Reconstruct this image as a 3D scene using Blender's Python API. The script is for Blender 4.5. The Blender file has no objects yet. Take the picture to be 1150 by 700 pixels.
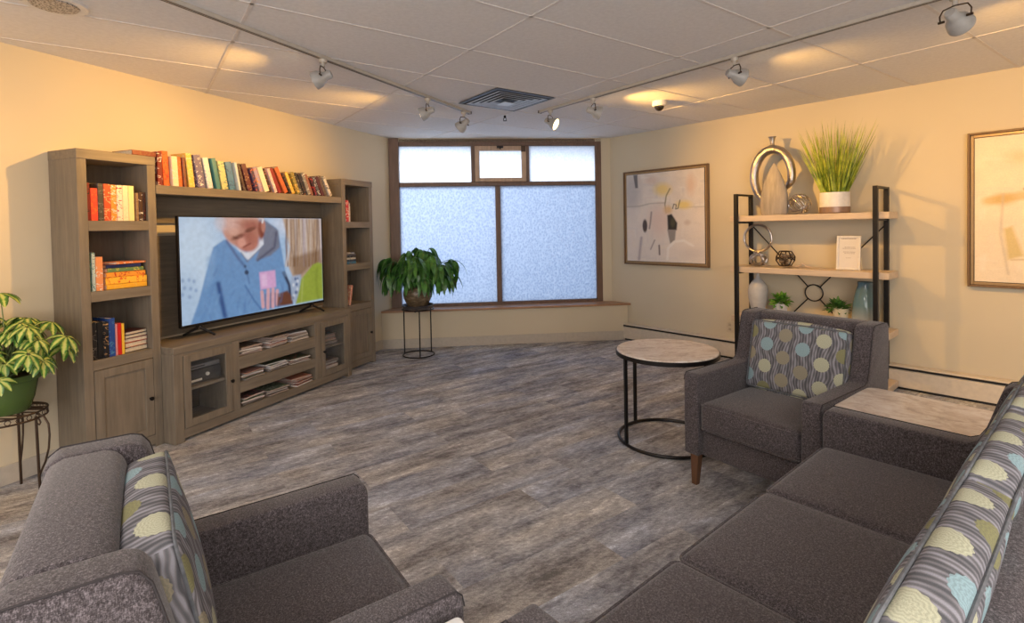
import bpy, bmesh, math, random
import numpy as np
from mathutils import Matrix, Vector
S = bpy.context.scene
COL = S.collection
PI = math.pi
V = Vector
random.seed(7)

# ------------------------------------------------------------------ camera
F_PX, CY, PITCH, ROLL, CAM_Z = 588.2, 269.0, 0.0228, 0.0184, 1.4
cd = bpy.data.cameras.new('camera')
cd.sensor_fit = 'HORIZONTAL'; cd.sensor_width = 36.0
cd.lens = 36.0 * F_PX / 1150.0
cd.shift_y = (CY - 350.0) / 1150.0
cd.clip_start = 0.02
cam = bpy.data.objects.new('camera', cd); COL.objects.link(cam)
cp, sp, cr, sr = math.cos(PITCH), math.sin(PITCH), math.cos(ROLL), math.sin(ROLL)
fw = V((0, cp, -sp)); eu = V((0, sp, cp)); ex = V((1, 0, 0))
rt = cr * ex - sr * eu; up = sr * ex + cr * eu
cam.matrix_world = Matrix(((rt.x, up.x, -fw.x, 0), (rt.y, up.y, -fw.y, 0), (rt.z, up.z, -fw.z, CAM_Z), (0, 0, 0, 1)))
S.camera = cam

# ------------------------------------------------------------------ colour management, world
S.view_settings.view_transform = 'Standard'
S.view_settings.look = 'None'
S.view_settings.gamma = 1.0
S.view_settings.use_curve_mapping = False
S.view_settings.exposure = 0.18
S.cycles.use_denoising = True
S.cycles.max_bounces = 8
S.cycles.diffuse_bounces = 5
S.cycles.sample_clamp_indirect = 6.0
S.cycles.caustics_reflective = False
S.cycles.caustics_refractive = False

w = bpy.data.worlds.new('sky'); S.world = w; w.use_nodes = True
nt = w.node_tree; nt.nodes.clear()
wo = nt.nodes.new('ShaderNodeOutputWorld'); bg = nt.nodes.new('ShaderNodeBackground')
bg.inputs[0].default_value = (0.60, 0.74, 1.0, 1); bg.inputs[1].default_value = 0.75
nt.links.new(bg.outputs[0], wo.inputs[0])

def look(o, d):
    o.rotation_euler = V(d).to_track_quat('-Z', 'Y').to_euler()
def area(name, loc, d, sx, sy, power, color):
    l = bpy.data.lights.new(name, 'AREA'); l.shape = 'RECTANGLE'; l.size = sx; l.size_y = sy
    l.energy = power; l.color = color
    o = bpy.data.objects.new(name, l); COL.objects.link(o); o.location = loc; look(o, d); return o
# bright overcast sky outside the window (stands well beyond the glass, up and to the left)
area('overcast_sky_light', (-3.2, 9.6, 4.6), (0.42, -1, -0.62), 4.0, 3.0, 640, (0.86, 0.93, 1.0))
# added fill lamps, unseen, under the ceiling behind the camera
WARM = (1.0, 0.52, 0.12)
area('overhead_fill_light', (-1.6, -0.7, 2.46), (0, 0, -1), 1.2, 1.2, 42, (1.0, 0.90, 0.82))
area('overhead_fill_light', (1.6, -0.9, 2.46), (0, 0, -1), 1.2, 1.2, 42, (1.0, 0.90, 0.82))
# broad unseen fill lamp added at the back wall to lift the whole room
area('rear_fill_light', (-0.3, -2.9, 1.35), (0.0, 1, 0.06), 6.0, 2.0, 150, (0.98, 0.93, 0.92))
SPOT_POWER = 112

# ------------------------------------------------------------------ helpers
def lin(c):
    return tuple((x / 12.92 if x <= 0.04045 else ((x + 0.055) / 1.055) ** 2.4) for x in (v / 255.0 for v in c))
def rgba(c):
    return (c[0], c[1], c[2], 1.0)

class NT:
    """small wrapper for building node materials"""
    def __init__(s, name):
        s.m = bpy.data.materials.new(name); s.m.use_nodes = True; s.t = s.m.node_tree
        s.b = s.t.nodes['Principled BSDF']; s.out = s.t.nodes['Material Output']
    def n(s, typ, ins=None, **kw):
        nd = s.t.nodes.new('ShaderNode' + typ)
        for k, v in kw.items(): setattr(nd, k, v)
        for k, v in (ins or {}).items():
            if isinstance(v, bpy.types.NodeSocket): s.t.links.new(v, nd.inputs[k])
            else: nd.inputs[k].default_value = v
        return nd
    def math(s, op, a, b=0.0, c=0.0):
        return s.n('Math', {0: a, 1: b, 2: c}, operation=op).outputs[0]
    def ramp(s, fac, stops, interp='LINEAR'):
        r = s.n('ValToRGB', {0: fac}); e = r.color_ramp; e.interpolation = interp
        while len(e.elements) < len(stops): e.elements.new(0.5)
        for el, (p, c) in zip(e.elements, stops): el.position = p; el.color = rgba(c)
        return r.outputs[0]
    def mix(s, f, a, b, mode='MIX'):
        nd = s.n('Mix', data_type='RGBA', blend_type=mode)
        for k, v in ((0, f), (6, a), (7, b)):
            if isinstance(v, bpy.types.NodeSocket): s.t.links.new(v, nd.inputs[k])
            else: nd.inputs[k].default_value = v
        return nd.outputs[2]
    def coord(s, kind='Object'):
        return s.n('TexCoord').outputs[kind]
    def mapping(s, vec, scale=(1, 1, 1), rot=(0, 0, 0), loc=(0, 0, 0)):
        return s.n('Mapping', {0: vec, 1: loc, 2: rot, 3: scale}).outputs[0]
    def noise(s, vec, scale, detail=2.0, rough=0.5, **kw):
        return s.n('TexNoise', {'Vector': vec, 'Scale': scale, 'Detail': detail, 'Roughness': rough}, **kw)
    def bump(s, h, strength=0.2, dist=0.01):
        b = s.n('Bump', {'Height': h, 'Strength': strength, 'Distance': dist})
        s.t.links.new(b.outputs[0], s.b.inputs['Normal'])
    def base(s, v): 
        if isinstance(v, bpy.types.NodeSocket): s.t.links.new(v, s.b.inputs['Base Color'])
        else: s.b.inputs['Base Color'].default_value = rgba(v)
    def set(s, rough=None, metal=None, spec=None):
        if rough is not None: s.b.inputs['Roughness'].default_value = rough
        if metal is not None: s.b.inputs['Metallic'].default_value = metal
        if spec is not None: s.b.inputs['Specular IOR Level'].default_value = spec
        return s

def plain(name, c, rough=0.5, metal=0.0, var=0.06, scale=30, bump=0.0):
    m = NT(name); co = m.coord()
    nz = m.noise(co, scale, 3)
    a = tuple(x * (1 - var) for x in c); b = tuple(min(1, x * (1 + var)) for x in c)
    m.base(m.ramp(nz.outputs[0], [(0.3, a), (0.7, b)]))
    m.set(rough, metal)
    if bump: m.bump(nz.outputs[0], bump, 0.004)
    return m.m

class MB:
    def __init__(s, M=None):
        s.bm = bmesh.new(); s.M = M or Matrix(); s.uv = None
    def v(s, p): return s.bm.verts.new(s.M @ V(p))
    def face(s, vs):
        try: return s.bm.faces.new(vs)
        except ValueError: return None
    def box(s, x0, x1, y0, y1, z0, z1, M=None):
        T = M or Matrix()
        p = [s.v(T @ V((x, y, z))) for z in (z0, z1) for y in (y0, y1) for x in (x0, x1)]
        for q in ((0, 2, 3, 1), (4, 5, 7, 6), (0, 1, 5, 4), (2, 6, 7, 3), (0, 4, 6, 2), (1, 3, 7, 5)):
            s.face([p[i] for i in q])
        return s
    def cyl(s, p0, p1, r0, r1=None, n=16, cap=True):
        r1 = r0 if r1 is None else r1
        p0, p1 = V(p0), V(p1); d = (p1 - p0).normalized()
        a = d.orthogonal().normalized(); b = d.cross(a)
        A = []; B = []
        for i in range(n):
            t = 2 * PI * i / n; u = a * math.cos(t) + b * math.sin(t)
            A.append(s.v(p0 + u * r0)); B.append(s.v(p1 + u * r1))
        for i in range(n):
            j = (i + 1) % n; s.face([A[i], A[j], B[j], B[i]])
        if cap: s.face(A[::-1]); s.face(B)
        return s
    def tube(s, pts, r, n=8, closed=False, flat=None):
        pts = [V(p) for p in pts]; N = len(pts); rings = []; prev = None
        for i, p in enumerate(pts):
            if closed: d = pts[(i + 1) % N] - pts[i - 1]
            else: d = pts[min(i + 1, N - 1)] - pts[max(i - 1, 0)]
            d.normalize()
            a = prev if prev is not None else d.orthogonal()
            a = (a - d * a.dot(d)).normalized(); prev = a; b = d.cross(a)
            rr = r[i] if isinstance(r, (list, tuple)) else r
            rings.append([s.v(p + (a * math.cos(2 * PI * k / n) + b * math.sin(2 * PI * k / n)) * rr) for k in range(n)])
        for i in range(N if closed else N - 1):
            A, B = rings[i], rings[(i + 1) % N]
            sh = 0
            if closed and i == N - 1:
                sh = min(range(n), key=lambda q: (A[0].co - B[q].co).length)
            for k in range(n):
                s.face([A[k], A[(k + 1) % n], B[(k + 1 + sh) % n], B[(k + sh) % n]])
        if not closed: s.face(rings[0][::-1]); s.face(rings[-1])
        return s
    def lathe(s, prof, n=24, c=(0, 0, 0), sx=1.0, sy=1.0):
        rings = []
        for r, z in prof:
            if r < 1e-5: rings.append([s.v((c[0], c[1], c[2] + z))])
            else: rings.append([s.v((c[0] + sx * r * math.cos(2 * PI * k / n), c[1] + sy * r * math.sin(2 * PI * k / n), c[2] + z)) for k in range(n)])
        for A, B in zip(rings, rings[1:]):
            for k in range(n):
                j = (k + 1) % n
                if len(A) == 1 and len(B) == 1: continue
                if len(A) == 1: s.face([A[0], B[j], B[k]])
                elif len(B) == 1: s.face([A[k], A[j], B[0]])
                else: s.face([A[k], A[j], B[j], B[k]])
        return s
    def prism(s, poly, a, b, ax='x'):
        """poly: (u, v) pairs; ax x: (y, z), y: (x, z), z: (x, y)"""
        def P(u, v, t): return {'x': (t, u, v), 'y': (u, t, v), 'z': (u, v, t)}[ax]
        A = [s.v(P(u, v, a)) for u, v in poly]; B = [s.v(P(u, v, b)) for u, v in poly]; n = len(poly)
        s.face(A); s.face(B[::-1])
        for i in range(n): j = (i + 1) % n; s.face([A[i], B[i], B[j], A[j]])
        return s
    def frame(s, x0, x1, z0, z1, w, y0, y1, wb=None):
        wb = w if wb is None else wb
        s.box(x0, x0 + w, y0, y1, z0, z1); s.box(x1 - w, x1, y0, y1, z0, z1)
        s.box(x0 + w, x1 - w, y0, y1, z0, z0 + wb); s.box(x0 + w, x1 - w, y0, y1, z1 - w, z1)
        return s
    def build(s, name, mat, parent=None, bevel=0, seg=2, angle=35, loc=None, rotz=0, smooth=True, keep=False):
        bmesh.ops.recalc_face_normals(s.bm, faces=s.bm.faces[:]) if not keep else None
        me = bpy.data.meshes.new(name); s.bm.to_mesh(me); s.bm.free()
        mats = mat if isinstance(mat, (list, tuple)) else [mat]
        for m in mats: me.materials.append(m)
        if smooth:
            for p in me.polygons: p.use_smooth = True
            me.set_sharp_from_angle(angle=math.radians(angle))
        o = bpy.data.objects.new(name, me); COL.objects.link(o)
        if parent: o.parent = parent
        if loc is not None: o.location = loc
        o.rotation_euler[2] = rotz
        if bevel:
            b = o.modifiers.new('bevel', 'BEVEL'); b.width = bevel; b.segments = seg; b.limit_method = 'ANGLE'
            b.angle_limit = math.radians(30); b.harden_normals = False
            if seg > 1 and bevel > 0.006:
                for e in me.edges: e.use_edge_sharp = False
        return o

def thing(name, label, cat, loc=(0, 0, 0), rotz=0.0, group=None, M=None):
    o = bpy.data.objects.new(name, None); COL.objects.link(o)
    o.empty_display_size = 0.1
    if M is not None: o.matrix_world = M
    else: o.location = loc; o.rotation_euler = (0, 0, rotz)
    o['label'] = label; o['category'] = cat
    if group: o['group'] = group
    return o
def tag(o, label, cat, group=None):
    o['label'] = label; o['category'] = cat
    if group: o['group'] = group
    return o
def struct(o):
    o['kind'] = 'structure'; return o
def TR(x=0, y=0, z=0, rx=0, ry=0, rz=0):
    return Matrix.Translation((x, y, z)) @ Matrix.Rotation(rz, 4, 'Z') @ Matrix.Rotation(ry, 4, 'Y') @ Matrix.Rotation(rx, 4, 'X')

# frames: local x along the wall (to the right seen from the room), local y into the wall, z up
ANG_L, ANG_R = math.radians(67.3), math.radians(-48.5)
ORG_L = V((-2.610, 3.576, 0)); ORG_R = V((1.25, 6.594, 0))
C0 = V((-1.462, 6.32, 0)); C1 = ORG_R.copy()
ANG_W = math.atan2(C1.y - C0.y, C1.x - C0.x)
def frm(org, ang): return Matrix.Translation(org) @ Matrix.Rotation(ang, 4, 'Z')
ML, MR, MW = frm(ORG_L, ANG_L), frm(ORG_R, ANG_R), frm(C0, ANG_W)
# ceiling grid
GRID_A = 0.6236; GRID_O = V((-0.592, 3.743, 0)); FT = 0.3048
def G(u, v):
    c, s_ = math.cos(GRID_A), math.sin(GRID_A)
    return V((GRID_O.x + (u * c + v * s_) * FT, GRID_O.y + (u * s_ - v * c) * FT, 0))

# ------------------------------------------------------------------ materials
def wall_material():
    m = NT('wall_paint'); co = m.coord()
    nz = m.noise(co, 160, 3); n2 = m.noise(co, 1.3, 2)
    m.base(m.ramp(n2.outputs[0], [(0.3, (0.625, 0.550, 0.405)), (0.7, (0.655, 0.578, 0.43))]))
    m.set(0.75, 0, 0.3); m.bump(nz.outputs[0], 0.12, 0.002); return m.m
def ceil_material():
    m = NT('ceiling_tile'); co = m.coord()
    nz = m.noise(co, 220, 4, 0.7); n2 = m.noise(co, 40, 4, 0.6)
    m.base(m.ramp(n2.outputs[0], [(0.35, (0.77, 0.76, 0.76)), (0.65, (0.83, 0.82, 0.82))]))
    m.set(0.9, 0, 0.2); m.bump(nz.outputs[0], 0.35, 0.003); return m.m
def carpet_material():
    m = NT('carpet_planks'); co = m.coord()
    g = m.mapping(co, rot=(0, 0, -GRID_A))
    brick = m.n('TexBrick', {'Vector': g, 'Color1': (0, 0, 0, 1), 'Color2': (1, 1, 1, 1), 'Mortar': (0.5, 0.5, 0.5, 1), 'Scale': 1.0,
                             'Mortar Size': 0.0, 'Bias': 0.0, 'Brick Width': 1.0, 'Row Height': 0.25})
    brick.offset = 0.37
    rnd = m.n('SeparateColor', {0: brick.outputs[0]}).outputs[0]
    off = m.n('CombineXYZ', {0: m.math('MULTIPLY', rnd, 37.0), 1: m.math('MULTIPLY', rnd, 61.0), 2: m.math('MULTIPLY', rnd, 13.0)}).outputs[0]
    gv = m.n('VectorMath', {0: g, 1: off}, operation='ADD').outputs[0]
    st = m.mapping(gv, scale=(1.3, 4.6, 1.0))
    n1 = m.noise(st, 1.5, 6, 0.66); 
    n2 = m.noise(m.mapping(gv, scale=(6.0, 16.0, 1.0), loc=(3, 1, 0)), 2.2, 7, 0.75)
    n3 = m.noise(m.mapping(gv, scale=(1.4, 3.0, 1.0), loc=(7, 5, 0)), 1.1, 3, 0.5)
    fine = m.noise(co, 260, 2, 0.6)
    n4 = m.noise(m.mapping(co, rot=(0, 0, -GRID_A), scale=(1, 2.2, 1)), 34, 5, 0.75)
    f = m.math('ADD', m.math('ADD', m.math('MULTIPLY', n1.outputs[0], 0.42), m.math('MULTIPLY', n2.outputs[0], 0.30)), m.math('MULTIPLY', n4.outputs[0], 0.28))
    c = m.ramp(f, [(0.395, (0.165, 0.155, 0.160)), (0.455, (0.30, 0.285, 0.290)), (0.505, (0.44, 0.422, 0.422)),
                   (0.55, (0.57, 0.555, 0.55)), (0.61, (0.92, 0.90, 0.88))])
    tint = m.ramp(n3.outputs[0], [(0.34, (0.88, 0.96, 1.10)), (0.5, (0.97, 1, 1.03)), (0.66, (1.02, 1.0, 0.94))])
    c = m.mix(1.0, c, tint, 'MULTIPLY')
    fr = m.ramp(fine.outputs[0], [(0.3, (0.62, 0.62, 0.62)), (0.7, (1.3, 1.3, 1.3))])
    c = m.mix(1.0, c, fr, 'MULTIPLY')
    m.base(c); m.set(0.95, 0, 0.1); m.bump(fine.outputs[0], 0.5, 0.004); return m.m
def wood_material(name, c, grain=(1, 1, 0.08), scale=40, rough=0.5, var=0.22):
    m = NT(name); co = m.coord()
    nz = m.noise(m.mapping(co, scale=grain), scale, 5, 0.6)
    n2 = m.noise(co, 5, 2)
    f = m.math('ADD', m.math('MULTIPLY', nz.outputs[0], 0.75), m.math('MULTIPLY', n2.outputs[0], 0.25))
    m.base(m.ramp(f, [(0.32, tuple(x * (1 - var) for x in c)), (0.68, tuple(x * (1 + var) for x in c))]))
    m.set(rough, 0, 0.4); m.bump(nz.outputs[0], 0.08, 0.002); return m.m
def fabric_material():
    m = NT('charcoal_tweed'); co = m.coord()
    a = m.noise(m.mapping(co, scale=(1, 1, 3.0)), 330, 2, 0.6); b = m.noise(m.mapping(co, scale=(3.0, 3.0, 1)), 210, 2, 0.6)
    c2 = m.noise(co, 170, 3, 0.65)
    f = m.math('ADD', m.math('ADD', m.math('MULTIPLY', a.outputs[0], 0.3), m.math('MULTIPLY', b.outputs[0], 0.35)), m.math('MULTIPLY', c2.outputs[0], 0.35))
    m.base(m.ramp(f, [(0.38, (0.019, 0.015, 0.016)), (0.5, (0.070, 0.060, 0.064)), (0.62, (0.21, 0.185, 0.20))]))
    m.set(0.9, 0, 0.15); m.b.inputs['Sheen Weight'].default_value = 0.25
    m.bump(f, 0.4, 0.003); return m.m
def pillow_material():
    m = NT('medallion_fabric'); uv = m.coord('UV')
    sx = m.n('SeparateXYZ', {0: uv}); u, v = sx.outputs[0], sx.outputs[1]
    CW, CH, R = 0.098, 0.122, 0.037
    uc = m.math('DIVIDE', u, CW); col = m.math('FLOOR', uc); fu = m.math('SUBTRACT', m.math('SUBTRACT', uc, col), 0.5)
    par = m.math('MULTIPLY', m.math('PINGPONG', col, 1.0), 0.5)
    vc = m.math('ADD', m.math('DIVIDE', v, CH), par); row = m.math('FLOOR', vc); fv = m.math('SUBTRACT', m.math('SUBTRACT', vc, row), 0.5)
    wn = m.n('TexWhiteNoise', {0: m.n('CombineXYZ', {0: col, 1: row, 2: 3.0}).outputs[0]}, noise_dimensions='3D').outputs[0]
    dx = m.math('MULTIPLY', fu, CW); dy = m.math('MULTIPLY', fv, CH)
    d = m.math('SQRT', m.math('ADD', m.math('MULTIPLY', dx, dx), m.math('MULTIPLY', dy, dy)))
    ang = m.math('ARCTAN2', dy, dx)
    rad = m.math('ADD', d, m.math('MULTIPLY', m.math('SINE', m.math('MULTIPLY', ang, 18.0)), 0.0012))
    mask = m.math('LESS_THAN', rad, R)
    petal = m.math('SINE', m.math('ADD', m.math('MULTIPLY', d, 900.0), m.math('MULTIPLY', m.math('SINE', m.math('MULTIPLY', ang, 12.0)), 1.5)))
    mc = m.ramp(wn, [(0.0, (0.52, 0.53, 0.39)), (0.30, (0.30, 0.44, 0.49)), (0.54, (0.26, 0.255, 0.13)), (0.78, (0.33, 0.30, 0.22))], 'CONSTANT')
    mc = m.mix(m.math('MULTIPLY', m.math('ADD', petal, 1.0), 0.14), mc, (0.10, 0.11, 0.10, 1))
    # wavy stripes with leaf shapes
    n1 = m.noise(m.mapping(uv, scale=(9, 9, 1)), 1.0, 2)
    wob = m.math('ADD', m.math('MULTIPLY', m.math('SUBTRACT', n1.outputs[0], 0.5), 0.028), m.math('MULTIPLY', m.math('SINE', m.math('MULTIPLY', v, 42.0)), 0.006))
    us = m.math('ADD', u, wob)
    st = m.math('SINE', m.math('MULTIPLY', us, 430.0))
    st2 = m.math('SINE', m.math('ADD', m.math('MULTIPLY', us, 128.0), m.math('MULTIPLY', m.math('SINE', m.math('MULTIPLY', v, 90.0)), 0.8)))
    f = m.math('ADD', 0.5, m.math('ADD', m.math('MULTIPLY', st, 0.28), m.math('MULTIPLY', st2, 0.20)))
    bc = m.ramp(f, [(0.16, (0.095, 0.098, 0.11)), (0.40, (0.145, 0.145, 0.158)), (0.60, (0.20, 0.195, 0.215)), (0.88, (0.31, 0.31, 0.35))])
    c = m.mix(mask, bc, mc)
    fine = m.noise(uv, 900, 2, 0.6)
    c = m.mix(1.0, c, m.ramp(fine.outputs[0], [(0.3, (0.8, 0.8, 0.8)), (0.7, (1.18, 1.18, 1.18))]), 'MULTIPLY')
    m.base(c); m.set(0.85, 0, 0.2)
    m.bump(m.math('ADD', m.math('MULTIPLY', mask, 0.6), m.math('MULTIPLY', st, 0.2)), 0.25, 0.002); return m.m
def marble_material():
    m = NT('cream_marble'); co = m.coord()
    n1 = m.noise(m.mapping(co, scale=(1, 1.6, 1)), 9, 7, 0.65, )
    n1.inputs['Distortion'].default_value = 1.2
    n2 = m.noise(co, 60, 4, 0.7)
    f = m.math('ADD', m.math('MULTIPLY', n1.outputs[0], 0.75), m.math('MULTIPLY', n2.outputs[0], 0.25))
    m.base(m.ramp(f, [(0.36, (0.52, 0.42, 0.36)), (0.46, (0.68, 0.58, 0.50)), (0.55, (0.80, 0.72, 0.65)), (0.66, (0.86, 0.81, 0.75))]))
    m.set(0.3, 0, 0.5); return m.m
def pane_material(name, bright):
    m = NT(name); co = m.coord()
    t = m.t
    vor = m.n('TexVoronoi', {'Vector': m.mapping(co, scale=(1, 1, 0.75)), 'Scale': 46.0}, feature='F1')
    nz = m.noise(co, 60, 4, 0.6)
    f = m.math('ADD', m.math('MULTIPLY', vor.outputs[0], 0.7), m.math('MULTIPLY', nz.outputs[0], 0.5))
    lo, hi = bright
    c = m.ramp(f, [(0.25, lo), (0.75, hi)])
    tr = m.n('BsdfTranslucent', {'Color': c}); gl = m.n('BsdfGlossy', {'Color': (0.8, 0.85, 0.9, 1), 'Roughness': 0.35})
    bp = m.n('Bump', {'Height': f, 'Strength': 0.3, 'Distance': 0.01})
    t.links.new(bp.outputs[0], tr.inputs['Normal']); t.links.new(bp.outputs[0], gl.inputs['Normal'])
    mx = m.n('MixShader', {0: 0.08}); t.links.new(tr.outputs[0], mx.inputs[1]); t.links.new(gl.outputs[0], mx.inputs[2])
    t.links.new(mx.outputs[0], m.out.inputs[0]); return m.m
def attr_material(name, emit=0.0, rough=0.7):
    m = NT(name); a = m.n('Attribute', attribute_name='paint').outputs[0]
    if emit:
        m.base((0.01, 0.01, 0.01)); m.t.links.new(a, m.b.inputs['Emission Color']); m.b.inputs['Emission Strength'].default_value = emit
        m.set(0.25)
    else:
        nz = m.noise(m.coord(), 90, 4, 0.7)
        m.base(m.mix(1.0, a, m.ramp(nz.outputs[0], [(0.3, (0.93, 0.93, 0.93)), (0.7, (1.05, 1.05, 1.05))]), 'MULTIPLY')); m.set(rough)
        m.bump(nz.outputs[0], 0.2, 0.002)
    return m.m
def emis(name, c, k):
    m = NT(name); m.base((0.8, 0.8, 0.8)); m.b.inputs['Emission Color'].default_value = rgba(c); m.b.inputs['Emission Strength'].default_value = k; return m.m
def glass_material(name, c=(1, 1, 1), rough=0.03):
    m = NT(name); t = m.t
    tr = m.n('BsdfTransparent', {'Color': rgba(c)}); gl = m.n('BsdfGlossy', {'Color': (1, 1, 1, 1), 'Roughness': rough})
    mx = m.n('MixShader', {0: 0.05})
    t.links.new(tr.outputs[0], mx.inputs[1]); t.links.new(gl.outputs[0], mx.inputs[2]); t.links.new(mx.outputs[0], m.out.inputs[0]); return m.m

WALL = wall_material(); CEIL = ceil_material(); CARPET = carpet_material()
CAB = wood_material('grey_brown_wood', (0.205, 0.170, 0.128))
CABX = wood_material('grey_brown_wood_long_grain', (0.205, 0.170, 0.128), grain=(0.08, 1, 1))
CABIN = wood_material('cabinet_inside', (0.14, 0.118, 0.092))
DARKW = wood_material('window_wood', (0.16, 0.095, 0.065), rough=0.45)
SASHW = wood_material('sash_wood', (0.50, 0.35, 0.24), rough=0.45)
SILLW = wood_material('sill_wood', (0.40, 0.22, 0.12), grain=(0.08, 1, 1), rough=0.35)
LEGW = wood_material('leg_wood', (0.12, 0.058, 0.03), rough=0.35)
FRAMEW = wood_material('picture_frame_wood', (0.20, 0.12, 0.06), rough=0.4)
LIGHTB = wood_material('pale_shelf_board', (0.62, 0.50, 0.38), grain=(0.1, 1, 1), rough=0.45, var=0.12)
TWEED = fabric_material(); MEDAL = pillow_material(); MARBLE = marble_material()
BASEB = plain('baseboard_vinyl', (0.50, 0.45, 0.38), 0.5)
HEAT = plain('heater_enamel', (0.66, 0.585, 0.48), 0.4)
BLACK = plain('black_metal', (0.022, 0.020, 0.020), 0.38, 0.6)
BRONZE = plain('bronze_metal', (0.07, 0.045, 0.03), 0.4, 0.7)
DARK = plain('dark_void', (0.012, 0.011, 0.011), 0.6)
TRACKW = plain('track_enamel', (0.50, 0.46, 0.40), 0.4)
HEADW = plain('lamp_enamel', (0.42, 0.41, 0.39), 0.35)
WHITE = plain('white_gloss', (0.75, 0.74, 0.72), 0.35)
PIPE = plain('dark_piping', (0.035, 0.030, 0.032), 0.9)
SILVER = NT('hammered_silver'); _nz = SILVER.noise(SILVER.coord(), 45, 3); SILVER.base((0.50, 0.44, 0.39)); SILVER.set(0.28, 1.0); SILVER.bump(_nz.outputs[0], 0.6, 0.01); SILVER = SILVER.m
PAPER = plain('paper_pages', (0.70, 0.62, 0.48), 0.8, var=0.12, scale=120)

# ------------------------------------------------------------------ room
H = 2.497
room = [C0, C1, V((ORG_R.x + math.cos(ANG_R) * 5.4, ORG_R.y + math.sin(ANG_R) * 5.4, 0)), V((4.828, -3.0, 0)), V((-5.36, -3.0, 0))]
def outset(k):
    c = sum(room, V()) / 5; return [p + (p - c).normalized() * k for p in room]
def poly_slab(name, pts, z0, z1, mat):
    return struct(MB().prism([(p.x, p.y) for p in pts], z0, z1, 'z').build(name, mat, smooth=False))
poly_slab('floor', outset(0.35), -0.1, 0.0, CARPET)
poly_slab('ceiling', outset(0.35), H, H + 0.1, CEIL)
def wall(name, a, b, z0=0, z1=H, th=0.12):
    d = (b - a); L = d.length; M = frm(a, math.atan2(d.y, d.x))
    o = MB().box(-0.0, L, 0, th, z0, z1).build(name, WALL, smooth=False); o.matrix_world = M; return struct(o)
wall('wall_left', room[4], room[0])
wall('wall_right', room[1], room[2] + (room[2] - room[1]).normalized() * 0.12)
wall('wall_rear_right', room[2], room[3])
wall('wall_back', room[3], room[4])
# T-bar grid of the suspended ceiling
def clip(p, d):
    lo, hi = -50, 50; c = sum(room, V()) / 5
    for i in range(5):
        a, b = room[i], room[(i + 1) % 5]; e = b - a; n = V((-e.y, e.x, 0))
        if n.dot(c - a) < 0: n = -n
        num, den = n.dot(a - p), n.dot(d)
        if abs(den) < 1e-9: continue
        t = num / den
        if den > 0: lo = max(lo, t)
        else: hi = min(hi, t)
    return lo, hi
mb = MB(); du = (G(1, 0) - G(0, 0)).normalized(); dv = (G(0, 1) - G(0, 0)).normalized()
def bar(p, d):
    lo, hi = clip(p, d)
    if hi - lo < 0.1: return
    M = frm(p, math.atan2(d.y, d.x)); mb.M = M; mb.box(lo, hi, -0.009, 0.009, H - 0.003, H + 0.002); mb.M = Matrix()
for k in range(-12, 13): bar(G(4 * k, 0), dv)
for k in range(-12, 24): bar(G(0, 2 * k), du)
TBAR = plain('tbar_enamel', (0.72, 0.69, 0.67), 0.6)
struct(mb.build('trim_1', TBAR, smooth=False))

# window wall
WL = (C1 - C0).length
mb = MB(MW)
mb.box(-0.02, 0.035, 0, 0.12, 0, H); mb.box(2.61, WL + 0.02, 0, 0.12, 0, H)
mb.box(0.035, 2.61, 0, 0.12, 2.455, H); mb.box(0.035, 2.61, 0, 0.12, 0, 0.44)
struct(mb.build('wall_window', WALL, smooth=False))
# knee wall standing in front of the window
KL, KR = V((-1.545, 6.115, 0)), V((1.405, 6.405, 0))
struct(MB().prism([(KL.x, KL.y), (KR.x, KR.y), (C1.x, C1.y), (C0.x, C0.y)], 0, 0.425, 'z').build('wall_knee', WALL, smooth=False))
kd = (KR - KL).normalized(); kn = V((kd.y, -kd.x, 0))
a, b = KL + kn * 0.03, KR + kn * 0.03
struct(MB().prism([(a.x, a.y), (b.x + .03, b.y), (C1.x, C1.y + .0), (C0.x, C0.y)], 0.425, 0.45, 'z').build('trim_2', SILLW, bevel=0.004))
a, b = KL + kn * 0.01, KR + kn * 0.01
struct(MB().prism([(a.x, a.y), (b.x, b.y), (KR.x, KR.y), (KL.x, KL.y)], 0, 0.11, 'z').build('baseboard_window', BASEB, bevel=0.003))
struct(MB(ML).box(-1.6, 2.76, -0.012, 0.0, 0, 0.11).box(-6.5, -1.6, -0.012, 0, 0, 0.11).build('baseboard_left', BASEB, bevel=0.003))

# window
win = bpy.data.objects.new('window_1', None); COL.objects.link(win); win.matrix_world = MW; struct(win)
mb = MB()
y0, y1 = 0.0, 0.07
mb.box(0.0, 0.115, -0.03, y1, 0.45, 2.494); mb.box(2.535, 2.61, y0, y1, 0.44, 2.494)
mb.box(0.115, 2.535, y0, y1, 2.405, 2.494); mb.box(0.115, 2.535, y0, y1, 0.44, 0.485); mb.box(0.115, 2.535, y0, y1, 1.915, 1.965)
mb.box(1.275, 1.335, y0, y1, 0.485, 1.915); mb.box(0.985, 1.03, y0, y1, 1.965, 2.405); mb.box(1.662, 1.70, y0, y1, 1.965, 2.405)
mb.build('window_frame', DARKW, win, bevel=0.004)
MB().frame(1.03, 1.662, 1.967, 2.403, 0.055, -0.012, 0.05, wb=0.045).build('sash', SASHW, win, bevel=0.004)
mb = MB(); mb.box(1.30, 1.38, -0.03, -0.012, 2.375, 2.40).cyl((1.34, -0.03, 2.385), (1.34, -0.05, 2.36), 0.008)
mb.build('latch', BLACK, win)
MB().box(1.60, 1.655, -0.025, -0.012, 2.33, 2.40).build('hinge', BRONZE, win, bevel=0.003)
P_UP = pane_material('frosted_glass_upper', ((0.82, 0.86, 0.92), (0.97, 0.97, 0.98)))  # stronger daylight in the upper panes is put into this glass colour
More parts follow.
